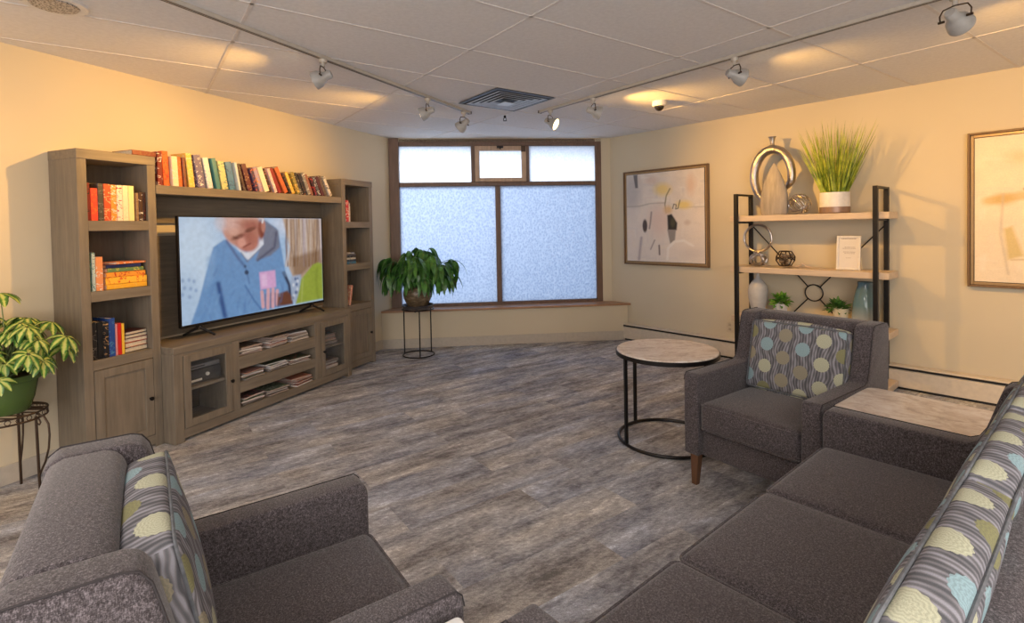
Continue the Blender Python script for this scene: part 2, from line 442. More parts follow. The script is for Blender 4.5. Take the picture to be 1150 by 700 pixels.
P_LO = pane_material('frosted_glass_lower', ((0.40, 0.465, 0.58), (0.62, 0.67, 0.75)))  # dimmer, bluer daylight in the lower panes is put into this glass colour
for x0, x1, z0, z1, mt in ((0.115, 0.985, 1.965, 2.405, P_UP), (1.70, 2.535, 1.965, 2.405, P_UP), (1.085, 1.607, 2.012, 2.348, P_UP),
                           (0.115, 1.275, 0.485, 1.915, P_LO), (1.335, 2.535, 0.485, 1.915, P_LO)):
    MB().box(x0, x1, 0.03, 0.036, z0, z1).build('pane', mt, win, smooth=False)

# baseboard heater along the right wall
t = thing('baseboard_heater', 'long cream baseboard heater running along the foot of the right wall', 'heater', M=MR.copy())
MB().prism([(-0.004, 0.02), (-0.062, 0.02), (-0.062, 0.155), (-0.045, 0.165), (-0.004, 0.165)], 0.16, 5.1, 'x').build('cover', HEAT, t, bevel=0.003)
MB().box(0.16, 5.1, -0.058, -0.004, 0.166, 0.178).build('vent_slot', DARK, t)
MB().prism([(-0.004, 0.179), (-0.050, 0.179), (-0.064, 0.186), (-0.058, 0.196), (-0.004, 0.205)], 0.16, 5.1, 'x').build('top_rail', HEAT, t, bevel=0.002)
MB().prism([(-0.004, 0.0), (-0.068, 0.0), (-0.068, 0.19), (-0.050, 0.212), (-0.004, 0.212)], 0.02, 0.16, 'x').build('end_cap', HEAT, t, bevel=0.006)
MB().box(0.16, 5.1, -0.05, -0.004, 0.0, 0.0195).build('base_gap', DARK, t)

# outlet
t = thing('wall_outlet', 'small cream electrical outlet low on the right wall by the black shelving', 'outlet', M=MR @ TR(1.53, -0.001, 0.32))
MB().box(-0.035, 0.035, -0.007, 0, -0.057, 0.057).build('cover_plate', plain('outlet_plastic', (0.60, 0.52, 0.38), 0.4), t, bevel=0.003)
mb = MB()
for z in (-0.022, 0.022): mb.box(-0.015, 0.015, -0.010, -0.0065, z - 0.014, z + 0.014)
mb.build('socket', plain('socket_plastic', (0.45, 0.38, 0.28), 0.4), t, bevel=0.002)

# ceiling vent
vc = G(3, -1)
t = thing('ceiling_vent', 'square black and silver air diffuser set in the ceiling before the window', 'vent', (vc.x, vc.y, H), GRID_A)
MB().box(-0.29, 0.29, -0.29, 0.29, -0.006, -0.001).build('backing', DARK, t)
def ring(mb, r0, z0, r1, z1, th=0.003):
    for k in range(4):
        R = Matrix.Rotation(k * PI / 2, 4, 'Z')
        q = [(-r0, -r0, z0), (r0, -r0, z0), (r1, -r1, z1), (-r1, -r1, z1)]
        A = [mb.v(R @ V(p)) for p in q]; B = [mb.v(R @ (V(p) + V((0, 0, th)))) for p in q]
        mb.face(A); mb.face(B[::-1])
        for i in range(4): mb.face([A[i], B[i], B[(i + 1) % 4], A[(i + 1) % 4]])
VENTM = plain('vent_metal', (0.46, 0.45, 0.43), 0.35, 0.3)
mb = MB(); ring(mb, 0.300, -0.010, 0.272, -0.013); mb.build('outer_frame', plain('vent_frame_dark', (0.07, 0.065, 0.06), 0.4, 0.3), t, smooth=False)
for r in (0.250, 0.202, 0.154, 0.106):
    mb = MB(); ring(mb, r, -0.016, r - 0.026, -0.011, 0.002); mb.build('louver', VENTM, t, smooth=False)
MB().box(-0.06, 0.06, -0.06, 0.06, -0.037, -0.033).build('center_plate', VENTM, t, bevel=0.002)

# sprinkler, dome camera, round fixture
t = thing('sprinkler_head', 'tiny black sprinkler head hanging below the ceiling air diffuser', 'sprinkler', (-0.047, 5.13, H))
MB().cyl((0, 0, 0), (0, 0, -0.006), 0.032).build('collar', WHITE, t)
mb = MB().cyl((0, 0, -0.006), (0, 0, -0.03), 0.012).cyl((0, 0, -0.055), (0, 0, -0.058), 0.020)
mb.tube([(0.012, 0, -0.03), (0.016, 0, -0.045), (0.004, 0, -0.056)], 0.003).tube([(-0.012, 0, -0.03), (-0.016, 0, -0.045), (-0.004, 0, -0.056)], 0.003)
mb.build('nozzle', BLACK, t)
t = thing('dome_camera', 'small white security camera with dark dome on the ceiling right of the window', 'camera', (1.33, 4.68, H))
MB().lathe([(0, 0), (0.062, 0), (0.062, -0.035), (0.055, -0.045), (0, -0.045)]).build('housing', WHITE, t)
MB().lathe([(0.042, -0.045)] + [(0.042 * math.cos(a * PI / 16), -0.045 - 0.042 * math.sin(a * PI / 16)) for a in range(1, 9)]).build('dome', plain('dark_dome', (0.01, 0.008, 0.008), 0.1), t)
t = thing('ceiling_speaker', 'round perforated metal ceiling fixture cut by the top left picture edge', 'ceiling fixture', (-2.14, 2.50, H))
MB().lathe([(0, -0.004), (0.085, -0.006), (0.10, -0.012), (0.125, -0.010), (0.13, 0.0), (0, 0)], 32).build('ring', WHITE, t)
m_ = NT('perforated_grille'); v_ = m_.n('TexVoronoi', {'Vector': m_.coord(), 'Scale': 110.0}); m_.base(m_.ramp(v_.outputs[0], [(0.3, (0.05, 0.05, 0.05)), (0.5, (0.5, 0.5, 0.52))])); m_.set(0.4, 0.4)
MB().lathe([(0, -0.016), (0.09, -0.014), (0.098, -0.0065), (0, -0.0065)], 32).build('grille', m_.m, t)

# ------------------------------------------------------------------ track lights
def track(name, label, a, b):
    d = b - a; L = d.length; t = thing(name, label, 'track', (a.x, a.y, H), math.atan2(d.y, d.x), 'light tracks on the ceiling')
    MB().box(0, L, -0.018, 0.018, -0.022, 0.0).build('rail', TRACKW, t, bevel=0.002)
    mb = MB().box(0.01, L - 0.01, -0.010, -0.004, -0.0235, -0.0215).box(0.01, L - 0.01, 0.004, 0.010, -0.0235, -0.0215)
    mb.build('conductor_slot', plain('slot_dark', (0.12, 0.11, 0.10), 0.4), t)
    MB().box(-0.012, 0.0, -0.020, 0.020, -0.024, 0.0).build('end_cap', BRONZE, t)
    return t
TLa, TLb = V((-0.380, 4.95, 0)), V((-2.40, 0.72, 0))
track('ceiling_track', 'cream lighting track running along the ceiling above the television side', TLa, TLb)
TRa, TRb = V((0.290, 4.97, 0)), V((3.25, 1.10, 0))
track('ceiling_track', 'cream lighting track running along the ceiling above the shelving side', TRa, TRb)
BULB = emis('lit_bulb', (1.0, 0.72, 0.38), 5.0)
def lamp_head(p, aim, label, power, size=110, glow=1.0):
    t = thing('track_light', label, 'track light', (p.x, p.y, H - 0.024), 0, 'spotlights hanging from the two tracks')
    MB().cyl((0, 0, 0.0), (0, 0, -0.02), 0.026, 0.022).cyl((0, 0, -0.02), (0, 0, -0.045), 0.012).build('mount', TRACKW, t)
    d = (V(aim) - V((p.x, p.y, H - 0.12))).normalized()
    Q = d.to_track_quat('-Z', 'Y').to_matrix().to_4x4(); Q.translation = V((0, 0, -0.108))
    # bell-shaped shade along local -Z
    mb = MB(Q); mb.lathe([(0, 0.055), (0.022, 0.055), (0.027, 0.045), (0.028, 0.012), (0.036, 0.0), (0.050, -0.022), (0.056, -0.048), (0.058, -0.062), (0.054, -0.062), (0.050, -0.045), (0.030, -0.01), (0, -0.006)], 28)
    mb.build('lamp_shade', HEADW, t)
    mb = MB(Q); mb.lathe([(0, -0.040), (0.049, -0.046), (0.050, -0.056), (0.034, -0.066), (0, -0.070)], 20); mb.build('bulb', BULB, t)
    side = Q.to_3x3() @ V((1, 0, 0)); side.z = 0; side.normalize()
    c = V((0, 0, -0.108)); 
    pts = [V((0, 0, -0.043)) + side * 0.0]
    arc = [c + side * 0.062 + V((0, 0, 0.0)), c + side * 0.064 + V((0, 0, 0.03)), c + side * 0.05 + V((0, 0, 0.055)), V((0, 0, -0.045)), c - side * 0.05 + V((0, 0, 0.055)), c - side * 0.064 + V((0, 0, 0.03)), c - side * 0.062]
    mb = MB().tube(arc, 0.0035, 6).cyl(c + side * 0.045, c + side * 0.07, 0.006).cyl(c - side * 0.045, c - side * 0.07, 0.006)
    mb.build('yoke', BRONZE, t)
    l = bpy.data.lights.new('spot_lamp', 'SPOT'); l.energy = power; l.color = WARM; l.spot_size = math.radians(size); l.spot_blend = 1.0; l.shadow_soft_size = 0.022
    o = bpy.data.objects.new('spot_lamp', l); COL.objects.link(o); o.parent = t
    o.location = c + d * 0.07; o.rotation_euler = d.to_track_quat('-Z', 'Y').to_euler()
    return t
def PLW(s, t, z): return ML @ V((s, -t, z))
def PRW(s, t, z): return MR @ V((s, -t, z))
sL = (TLb - TLa).normalized(); sR = (TRb - TRa).normalized()
lamp_head(TLa + sL * 0.10, PLW(2.2, 0.3, 1.6), 'spotlight at the window end of the television side track', SPOT_POWER * 0.12)
lamp_head(TLa + sL * 0.68, PLW(0.95, 0.0, 1.75), 'spotlight second from the window end on the television side track', SPOT_POWER)
lamp_head(TLa + sL * 1.82, PLW(-0.35, 0.0, 1.75), 'spotlight farthest from the window on the television side track', SPOT_POWER)
lamp_head(TLa + sL * 3.3, PLW(-1.7, 0.0, 1.7), 'spotlight of the television side track behind the armchair', SPOT_POWER)
lamp_head(TRa + sR * 0.14, V((1.9, 4.1, 1.55)), 'glowing spotlight at the window end of the shelving side track', SPOT_POWER * 0.35)
lamp_head(TRa + sR * 0.68, PRW(2.45, 0.0, 1.75), 'spotlight second from the window end on the shelving side track', SPOT_POWER * 1.35)
lamp_head(TRa + sR * 1.94, PRW(3.75, 0.0, 1.7), 'glowing spotlight between the dome camera and the nearest spotlight', SPOT_POWER * 0.5)
lamp_head(TRa + sR * 3.06, PRW(4.2, 0.0, 1.5), 'large ribbed spotlight nearest the camera at the top right', SPOT_POWER * 0.8)

# ------------------------------------------------------------------ entertainment wall (coordinates: s along the left wall, -t out of it)
def tower(s0, s1, label, parts_open, group='bookcase towers'):
    W_ = s1 - s0
    t = thing('bookcase_tower', label, 'bookcase', M=ML @ TR(s0, 0, 0), group=group)
    f, b = -0.285, -0.008
    st = 0.052
    for xa in (0, W_ - st): MB().box(xa, xa + st, f, b, 0.0, 1.852).build('side_panel', CAB, t, bevel=0.002)
    MB().box(-0.002, W_ + 0.002, f - 0.004, b, 1.850, 1.908).build('top_board', CABX, t, bevel=0.003)
    MB().box(st, W_ - st, b - 0.012, b, 0.02, 1.85).build('back_panel', CABIN, t)
    for z0, z1 in ((1.425, 1.486), (1.000, 1.062), (0.590, 0.650)):
        MB().box(st, W_ - st, f + 0.001, b - 0.012, z0, z1).build('shelf', CABX, t, bevel=0.002)
    mb = MB().box(st, W_ - st, f + 0.001, f + 0.02, 0.02, 0.082)
    mb.build('plinth', CABX, t, bevel=0.002)
    # door
    d = MB().frame(st + 0.003, W_ - st - 0.003, 0.085, 0.586, 0.052, f - 0.002, f + 0.016).build('door', CAB, t, bevel=0.002)
    MB().box(st + 0.052, W_ - st - 0.052, f + 0.007, f + 0.013, 0.135, 0.536).build('door_panel', CAB, d)
    kx = W_ - st - 0.03
    MB().lathe([(0.005, 0), (0.005, 0.012), (0.013, 0.018), (0.013, 0.024), (0, 0.027)], 14).build('knob', BLACK, d)
    k = bpy.data.objects[-1] if False else d.children[-1]
    k.matrix_local = TR(kx, f - 0.002, 0.33, rx=PI / 2)
    return t
tower(-0.452, 0.0, 'tall grey brown bookcase tower beside the potted plant, left of the television', 3)
tower(1.795, 2.262, 'tall grey brown bookcase tower beside the window, right of the television', 3)

# hutch: bridge shelf with two back boards
t = thing('hutch_bridge', 'grey brown bridge shelf spanning the two towers above the television', 'shelf', M=ML.copy())
MB().box(0.004, 1.791, -0.283, -0.008, 1.666, 1.726).build('shelf_board', CABX, t, bevel=0.003)
MB().box(0.004, 1.791, -0.024, -0.008, 1.478, 1.664).build('upper_back_board', CABX, t)
MB().box(0.004, 1.791, -0.024, -0.008, 0.66, 1.386).build('lower_back_board', CABX, t)

# television console
t = thing('television_console', 'long low grey brown media console with two glass doors under the television', 'media console', M=ML @ TR(0.002, 0, 0))
L = 1.742; f, b = -0.397, -0.027
MB().box(0, L, f - 0.004, b, 0.598, 0.648).build('top_board', CABX, t, bevel=0.004)
for xa, xb in ((0, 0.066), (L - 0.045, L)): MB().box(xa, xb, f, b, 0, 0.598).build('side_panel', CAB, t, bevel=0.003)
for xa, xb in ((0.438, 0.502), (1.272, 1.34)): MB().box(xa, xb, f, b - 0.01, 0.085, 0.598).build('divider', CAB, t, bevel=0.002)
MB().box(0.066, L - 0.045, f + 0.004, b, 0.022, 0.085).build('bottom_rail', CABX, t, bevel=0.002)
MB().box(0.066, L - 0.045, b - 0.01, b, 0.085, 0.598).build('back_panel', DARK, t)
MB().box(0.066, L - 0.045, f + 0.004, b - 0.01, 0.578, 0.598).build('top_rail', CABX, t)
for z0, z1 in ((0.378, 0.470), (0.199, 0.279)):
    MB().box(0.502, 1.272, f + 0.001, b - 0.01, z0, z1).build('shelf', CABX, t, bevel=0.002)
for x0, x1 in ((0.066, 0.438), (1.34, L - 0.045)):
    MB().box(x0, x1, f + 0.03, b - 0.01, 0.325, 0.343).build('inner_shelf', CABX, t)
CGLASS = glass_material('cabinet_glass', (0.97, 0.98, 0.98), 0.05)
for i, (x0, x1, kx) in enumerate(((0.070, 0.436, 0.422), (1.343, L - 0.048, 1.366))):
    d = MB().frame(x0, x1, 0.089, 0.578, 0.050, f - 0.004, f + 0.014).build('door', CAB, t, bevel=0.002)
    MB().box(x0 + 0.048, x1 - 0.048, f + 0.004, f + 0.008, 0.135, 0.532).build('door_glass', CGLASS, d, smooth=False)
    k = MB().lathe([(0.005, 0), (0.005, 0.012), (0.013, 0.018), (0.013, 0.024), (0, 0.027)], 14).build('knob', BLACK, d)
    k.matrix_local = TR(kx, f - 0.004, 0.315, rx=PI / 2)

# ------------------------------------------------------------------ painted flat pictures
def homog(src, dst):
    A = []
    for (x, y), (u, v) in zip(src, dst):
        A.append([x, y, 1, 0, 0, 0, -u * x, -u * y]); A.append([0, 0, 0, x, y, 1, -v * x, -v * y])
    h = np.linalg.solve(np.array(A, float), np.array(dst, float).ravel())
    return np.append(h, 1).reshape(3, 3)
class Paint:
    """a small canvas; shapes are given in the coordinates of four reference corners"""
    def __init__(s, nx, ny, corners):   # corners: TL, TR, BR, BL
        s.nx, s.ny = nx, ny
        Hm = homog([(0, 1), (1, 1), (1, 0), (0, 0)], corners)
        u, v = np.meshgrid(np.linspace(0, 1, nx + 1), np.linspace(0, 1, ny + 1))
        q = Hm @ np.stack([u.ravel(), v.ravel(), np.ones(u.size)]); s.X = (q[0] / q[2]).reshape(u.shape); s.Y = (q[1] / q[2]).reshape(u.shape)
        s.C = np.zeros(u.shape + (3,)); s.rng = np.random.RandomState(3)
    def fill(s, c): s.C[:] = lin(c)
    def blend(s, a, c):
        a = np.clip(a, 0, 1)[..., None]; c = np.array(lin(c)) if not isinstance(c, np.ndarray) else c
        s.C = s.C * (1 - a) + c * a
    def ell(s, cx, cy, rx, ry, c, soft=0.2, a=1.0, rot=0):
        dx, dy = s.X - cx, s.Y - cy; k, q = math.cos(rot), math.sin(rot)
        d = np.sqrt(((dx * k + dy * q) / rx) ** 2 + ((-dx * q + dy * k) / ry) ** 2)
        s.blend(a * np.clip((1 - d) / soft + 0.5, 0, 1), c)
    def poly(s, pts, c, soft=4.0, a=1.0):
        n = len(pts); ins = np.zeros(s.X.shape, bool); dist = np.full(s.X.shape, 1e9)
        for i in range(n):
            (x0, y0), (x1, y1) = pts[i], pts[(i + 1) % n]
            if y0 != y1:
                cond = ((y0 > s.Y) != (y1 > s.Y)) & (s.X < (x1 - x0) * (s.Y - y0) / (y1 - y0) + x0); ins ^= cond
            ex_, ey = x1 - x0, y1 - y0; l2 = ex_ * ex_ + ey * ey + 1e-9
            t_ = np.clip(((s.X - x0) * ex_ + (s.Y - y0) * ey) / l2, 0, 1)
            dist = np.minimum(dist, np.hypot(s.X - x0 - t_ * ex_, s.Y - y0 - t_ * ey))
        sd = np.where(ins, dist, -dist)
        s.blend(a * np.clip(sd / soft + 0.5, 0, 1), c)
    def line(s, pts, w, c, soft=3.0, a=1.0):
        dist = np.full(s.X.shape, 1e9)
        for (x0, y0), (x1, y1) in zip(pts, pts[1:]):
            ex_, ey = x1 - x0, y1 - y0; l2 = ex_ * ex_ + ey * ey + 1e-9
            t_ = np.clip(((s.X - x0) * ex_ + (s.Y - y0) * ey) / l2, 0, 1)
            dist = np.minimum(dist, np.hypot(s.X - x0 - t_ * ex_, s.Y - y0 - t_ * ey))
        s.blend(a * np.clip((w / 2 - dist) / soft + 0.5, 0, 1), c)
    def mottled(s, amt, cell=6):
        h, w_ = s.X.shape; g = s.rng.rand(h // cell + 2, w_ // cell + 2)
        yi = np.linspace(0, g.shape[0] - 1.001, h); xi = np.linspace(0, g.shape[1] - 1.001, w_)
        y0 = yi.astype(int); x0 = xi.astype(int); fy = (yi - y0)[:, None]; fx = (xi - x0)[None]
        n = g[y0][:, x0] * (1 - fy) * (1 - fx) + g[y0 + 1][:, x0] * fy * (1 - fx) + g[y0][:, x0 + 1] * (1 - fy) * fx + g[y0 + 1][:, x0 + 1] * fy * fx
        s.C *= (1 + amt * (n - 0.5))[..., None]
    def soften(s, k):
        for _ in range(k):
            C = s.C; P_ = np.pad(C, ((1, 1), (1, 1), (0, 0)), 'edge')
            s.C = (P_[1:-1, 1:-1] * 2 + P_[:-2, 1:-1] + P_[2:, 1:-1] + P_[1:-1, :-2] + P_[1:-1, 2:]) / 6
    def build(s, name, x0, x1, z0, z1, y, mat, parent):
        nx, ny = s.nx, s.ny; me = bpy.data.meshes.new(name)
        u, v = np.meshgrid(np.linspace(x0, x1, nx + 1), np.linspace(z0, z1, ny + 1))
        co = np.stack([u, np.full(u.shape, y), v], -1).reshape(-1, 3)
        i = np.arange(nx)[None] + (nx + 1) * np.arange(ny)[:, None]
        fc = np.stack([i, i + 1, i + nx + 2, i + nx + 1], -1).reshape(-1, 4)
        me.from_pydata(co.tolist(), [], fc.tolist())
        ca = me.color_attributes.new('paint', 'FLOAT_COLOR', 'POINT')
        ca.data.foreach_set('color', np.concatenate([s.C.reshape(-1, 3), np.ones((co.shape[0], 1))], 1).astype(np.float32).ravel())
        me.materials.append(mat); o = bpy.data.objects.new(name, me); COL.objects.link(o); o.parent = parent; return o

# television
t = thing('television', 'large flat television on the console showing a man in a blue sweater', 'television', M=ML @ TR(0.902, -0.20, 0.648))
x0, x1, z0, z1 = -0.705, 0.705, 0.078, 0.878
MB().box(x0 + 0.004, x1 - 0.004, 0.002, 0.03, z0, z1).build('cabinet', BLACK, t, bevel=0.004)
MB().box(-0.42, 0.42, 0.03, 0.062, z0 + 0.03, z0 + 0.42).build('rear_housing', BLACK, t, bevel=0.012)
MB().frame(x0, x1, z0, z1, 0.009, -0.006, 0.004, wb=0.018).build('bezel', BLACK, t, bevel=0.002)
for sx in (-0.56, 0.56):
    mb = MB()
    mb.tube([(sx, 0.01, z0 + 0.02), (sx - 0.01, 0.02, z0 - 0.02), (sx - 0.05, 0.11, 0.008)], [0.010, 0.010, 0.008], 8)
    mb.tube([(sx, 0.01, z0 + 0.02), (sx + 0.01, 0.0, z0 - 0.02), (sx + 0.05, -0.09, 0.008)], [0.010, 0.010, 0.008], 8)
    mb.build('foot', BLACK, t)
p = Paint(300, 172, [(87, 62), (744, 62), (744, 452), (92, 563)])
p.fill((172, 200, 232))
p.ell(160, 250, 120, 260, (205, 224, 244), 1.0); p.ell(120, 430, 60, 110, (175, 200, 228), 1.2, 0.7); p.ell(640, 90, 130, 60, (214, 222, 240), 0.8)
for x, y in ((100, 355), (128, 352), (150, 358), (108, 388), (135, 392), (98, 420), (130, 430), (158, 400)): p.ell(x, y, 7, 9, (130, 155, 195), 0.8, 0.7)
SW = (112, 154, 202)
p.poly([(290, 165), (240, 200), (205, 320), (170, 450), (130, 560), (290, 535), (600, 470), (596, 400), (570, 330), (548, 180), (532, 110), (478, 75), (470, 150), (440, 220), (400, 262), (350, 215)], SW, 6)
p.poly([(478, 72), (540, 120), (545, 200), (500, 240), (430, 262), (470, 160)], (120, 125, 145), 10)
p.line([(530, 130), (520, 200), (440, 262)], 10, (85, 90, 115), 8); p.line([(300, 170), (350, 250), (380, 290)], 12, (90, 115, 160), 8)
p.line([(258, 370), (272, 450), (285, 520)], 20, (48, 84, 142), 14); p.line([(240, 370), (180, 540)], 10, (96, 138, 190), 14, 0.7)
p.line([(380, 380), (420, 450), (450, 490)], 6, (70, 110, 165), 6); p.line([(360, 260), (385, 300), (400, 370)], 5, (88, 122, 168), 5)
p.line([(560, 320), (585, 380), (590, 450)], 14, (35, 45, 75), 10); p.poly([(210, 250), (250, 210), (245, 330), (200, 400)], (134, 172, 214), 20, 0.6)
p.poly([(345, 200), (378, 245), (400, 262), (470, 190), (468, 150), (430, 200), (390, 228)], (226, 228, 238), 5)
p.line([(365, 225), (392, 268)], 5, (110, 125, 150), 4); p.line([(392, 268), (470, 190)], 5, (120, 130, 155), 4)
p.ell(388, 318, 10, 11, (50, 70, 100), 0.3); p.ell(382, 290, 6, 7, (60, 85, 120), 0.4)
p.ell(368, 104, 88, 98, (206, 148, 130), 0.14, 1, -0.35); p.ell(395, 176, 52, 46, (190, 120, 105), 0.3); p.ell(312, 78, 44, 48, (222, 178, 166), 0.9)
p.ell(460, 118, 16, 46, (130, 62, 48), 0.5); p.ell(470, 100, 10, 30, (196, 130, 112), 0.5); p.line([(455, 62), (470, 66), (466, 84)], 7, (240, 240, 245), 3)
p.ell(415, 100, 40, 26, (170, 98, 84), 0.9, 0.9); p.ell(352, 152, 30, 10, (120, 66, 56), 0.8, 0.9, -0.4); p.ell(408, 118, 26, 9, (112, 60, 50), 0.8, 0.9, -0.4)
p.ell(368, 178, 20, 24, (226, 160, 142), 0.6); p.line([(376, 200), (410, 182)], 7, (140, 66, 58), 5); p.ell(415, 150, 26, 28, (150, 82, 68), 0.9, 0.6)
p.ell(272, 84, 24, 40, (206, 204, 214), 1.0, .8); p.line([(300, 62), (470, 62)], 12, (208, 176, 166), 8, .6)
p.poly([(446, 318), (520, 308), (523, 388), (450, 400)], (222, 172, 214), 6); p.poly([(455, 330), (480, 325), (482, 380), (458, 386)], (236, 198, 230), 8, 0.8)
for q in (((460, 480), (456, 410)), ((482, 486), (486, 400)), ((505, 480), (508, 398)), ((526, 470), (528, 405))): p.line(q, 15, (222, 170, 178), 4)
for q in (((472, 485), (471, 420)), ((495, 485), (497, 415)), ((517, 480), (518, 415))): p.line(q, 4, (120, 70, 80), 3, .8)
p.poly([(530, 420), (575, 405), (600, 440), (600, 470), (525, 480)], (108, 62, 46), 8)
p.poly([(560, 62), (745, 62), (745, 285), (700, 300), (650, 345), (606, 350), (578, 280), (592, 200), (575, 130)], (196, 170, 150), 10)
for k in range(34):
    x = 575 + k * 5.0; c = random.choice([(226, 212, 206), (150, 112, 78), (176, 136, 92), (208, 190, 178), (112, 78, 60), (190, 178, 190)])
    p.line([(x, 66), (x + random.uniform(-8, 8), 180), (x + random.uniform(-20, 12), 290)], random.uniform(2.5, 7), c, 4, 0.75)
p.poly([(600, 250), (660, 230), (740, 210), (745, 275), (680, 300), (640, 340), (605, 330)], (120, 80, 40), 20, 0.65)
p.poly([(590, 340), (640, 330), (640, 400), (620, 470), (596, 450)], (168, 182, 206), 10)
for k in range(12): p.ell(600 + random.uniform(0, 40), 345 + random.uniform(0, 100), 5, 8, random.choice([(90, 110, 150), (215, 220, 232), (130, 140, 160)]), 0.6)
p.poly([(640, 352), (700, 282), (726, 272), (745, 280), (745, 446), (612, 470), (632, 400)], (152, 168, 60), 8); p.line([(720, 300), (712, 360), (720, 440)], 10, (120, 136, 40), 12, .6)
p.line([(650, 350), (640, 460)], 6, (186, 196, 110), 6, .6)
# folds of the sweater and of the faces, then one softening pass
for k in range(46):
    x = random.uniform(190, 560); y = random.uniform(270, 520); l_ = random.uniform(25, 90); a_ = random.uniform(1.1, 2.1)
    if 440 < x < 535 and 300 < y < 490 or x < 250 and y < 400 or y > 500 - (x - 250) * .1: continue
    p.line([(x, y), (x + l_ * math.cos(a_), y + l_ * math.sin(a_))], random.uniform(3, 9), random.choice([(92, 132, 184), (80, 118, 172), (132, 172, 216), (124, 164, 210)]), 9, 0.5)
for k in range(5): p.line([(330 + k * 9, 84 + k * 3), (400 + k * 5, 74 + k * 5)], 3, (176, 112, 96), 4, .5)
p.ell(335, 130, 20, 16, (232, 178, 158), 1.0, .7); p.ell(430, 150, 22, 30, (196, 122, 104), 1.0, .6); p.line([(330, 150), (352, 160), (372, 152)], 4, (96, 50, 42), 4, .8); p.line([(392, 128), (412, 124), (430, 112)], 4, (92, 48, 40), 4, .8)
p.mottled(0.16, 4); p.soften(3)
SCREEN = attr_material('television_screen', emit=0.66, rough=0.25)
p.build('screen', x0 + 0.009, x1 - 0.009, z0 + 0.018, z1 - 0.009, -0.001, SCREEN, t)

# paintings
PAINTM = attr_material('canvas_paint')
def picture(s0, s1, z0, z1, label, paint):
    t = thing('framed_painting', label, 'painting', M=MR @ TR((s0 + s1) / 2, 0, z0), group='framed abstract paintings')
    w_, h_ = (s1 - s0) / 2, z1 - z0
    MB().frame(-w_, w_, 0, h_, 0.016, -0.045, -0.002).build('frame', FRAMEW, t, bevel=0.003)
    MB().frame(-w_ + 0.017, w_ - 0.017, 0.017, h_ - 0.017, 0.020, -0.030, -0.020).build('inner_lip', plain('frame_gold', (0.42, 0.28, 0.14), 0.35, 0.3), t, bevel=0.002)
    MB().box(-w_ + 0.016, w_ - 0.016, -0.022, -0.004, 0.016, h_ - 0.016).build('backing_board', DARK, t)
    paint.build('canvas', -w_ + 0.042, w_ - 0.042, 0.042, h_ - 0.042, -0.034, PAINTM, t)
    return t
p = Paint(200, 200, [(122, 135), (545, 100), (545, 630), (122, 606)])
p.fill((226, 216, 206)); p.mottled(0.10, 14); p.mottled(0.06, 5)
for k in range(90):
    x, y = random.uniform(120, 545), random.uniform(110, 620); l_ = random.uniform(15, 70); v_ = random.random() < .5
    p.line([(x, y), (x + (l_ if v_ else random.uniform(-6, 6)), y + (random.uniform(-8, 8) if v_ else l_))], random.uniform(4, 14), random.choice([(236, 230, 222), (214, 204, 194), (222, 206, 196), (206, 200, 198), (232, 220, 200)]), 8, 0.45)
p.ell(150, 230, 45, 110, (176, 174, 176), 1.0, 0.7); p.poly([(160, 135), (182, 132), (184, 205), (170, 205)], (112, 110, 112), 5)
p.ell(260, 165, 30, 22, (212, 186, 170), 1.2, 0.6); p.ell(318, 215, 42, 32, (234, 208, 128), 1.0, 0.85); p.ell(470, 190, 22, 50, (222, 186, 158), 1.2, 0.6)
p.line([(122, 308), (190, 306), (250, 292), (330, 290)], 6, (168, 160, 150), 6, .7); p.line([(400, 318), (540, 314)], 5, (180, 172, 160), 6, .7)
p.poly([(130, 318), (545, 322), (545, 630), (122, 606)], (230, 218, 208), 20, .45)
p.line([(358, 212), (338, 250), (330, 300), (336, 345)], 7, (130, 122, 84), 5, .85); p.ell(432, 302, 40, 22, (232, 206, 110), 1.0, 0.8); p.ell(345, 330, 22, 22, (214, 176, 96), 1.0, .8)
p.line([(372, 322), (378, 298), (392, 302), (388, 325), (400, 322), (412, 276)], 5, (70, 74, 72), 4, .9)
p.ell(300, 390, 55, 80, (226, 200, 188), 1.0, 0.7)
p.poly([(342, 358), (366, 352), (396, 402), (392, 442), (344, 440)], (52, 48, 44), 8); p.poly([(342, 440), (388, 440), (382, 500), (356, 516)], (132, 124, 120), 8, .85); p.ell(372, 400, 12, 24, (88, 84, 60), .8, .8)
p.ell(220, 415, 13, 36, (66, 54, 54), 0.4, .95); p.line([(256, 340), (250, 395), (244, 430)], 9, (150, 136, 132), 5, .8)
p.line([(200, 480), (190, 560), (186, 600)], 12, (170, 156, 158), 10, .8); p.line([(296, 525), (298, 575)], 9, (110, 94, 92), 5, .85); p.line([(272, 495), (250, 545)], 7, (140, 122, 116), 5, .7)
p.line([(340, 600), (345, 540), (380, 505), (430, 500), (480, 530)], 14, (240, 234, 228), 8, .8); p.ell(450, 400, 16, 14, (206, 186, 172), 1.0, .7); p.ell(480, 570, 60, 30, (210, 200, 196), 1.0, .6)
picture(0.225, 1.318, 0.930, 2.045, 'framed abstract painting with black marks and yellow patches beside the window', p)
p = Paint(160, 200, [(150, 90), (500, 60), (500, 640), (150, 628)])
p.fill((238, 222, 196)); p.mottled(0.08, 14); p.mottled(0.05, 5)
for k in range(70):
    x, y = random.uniform(150, 490), random.uniform(90, 620); l_ = random.uniform(15, 60); v_ = random.random() < .5
    p.line([(x, y), (x + (l_ if v_ else random.uniform(-6, 6)), y + (random.uniform(-8, 8) if v_ else l_))], random.uniform(4, 12), random.choice([(244, 232, 212), (228, 208, 176), (234, 220, 198), (226, 214, 196)]), 8, 0.45)
p.ell(240, 165, 30, 22, (226, 196, 150), 1.2, 0.5)
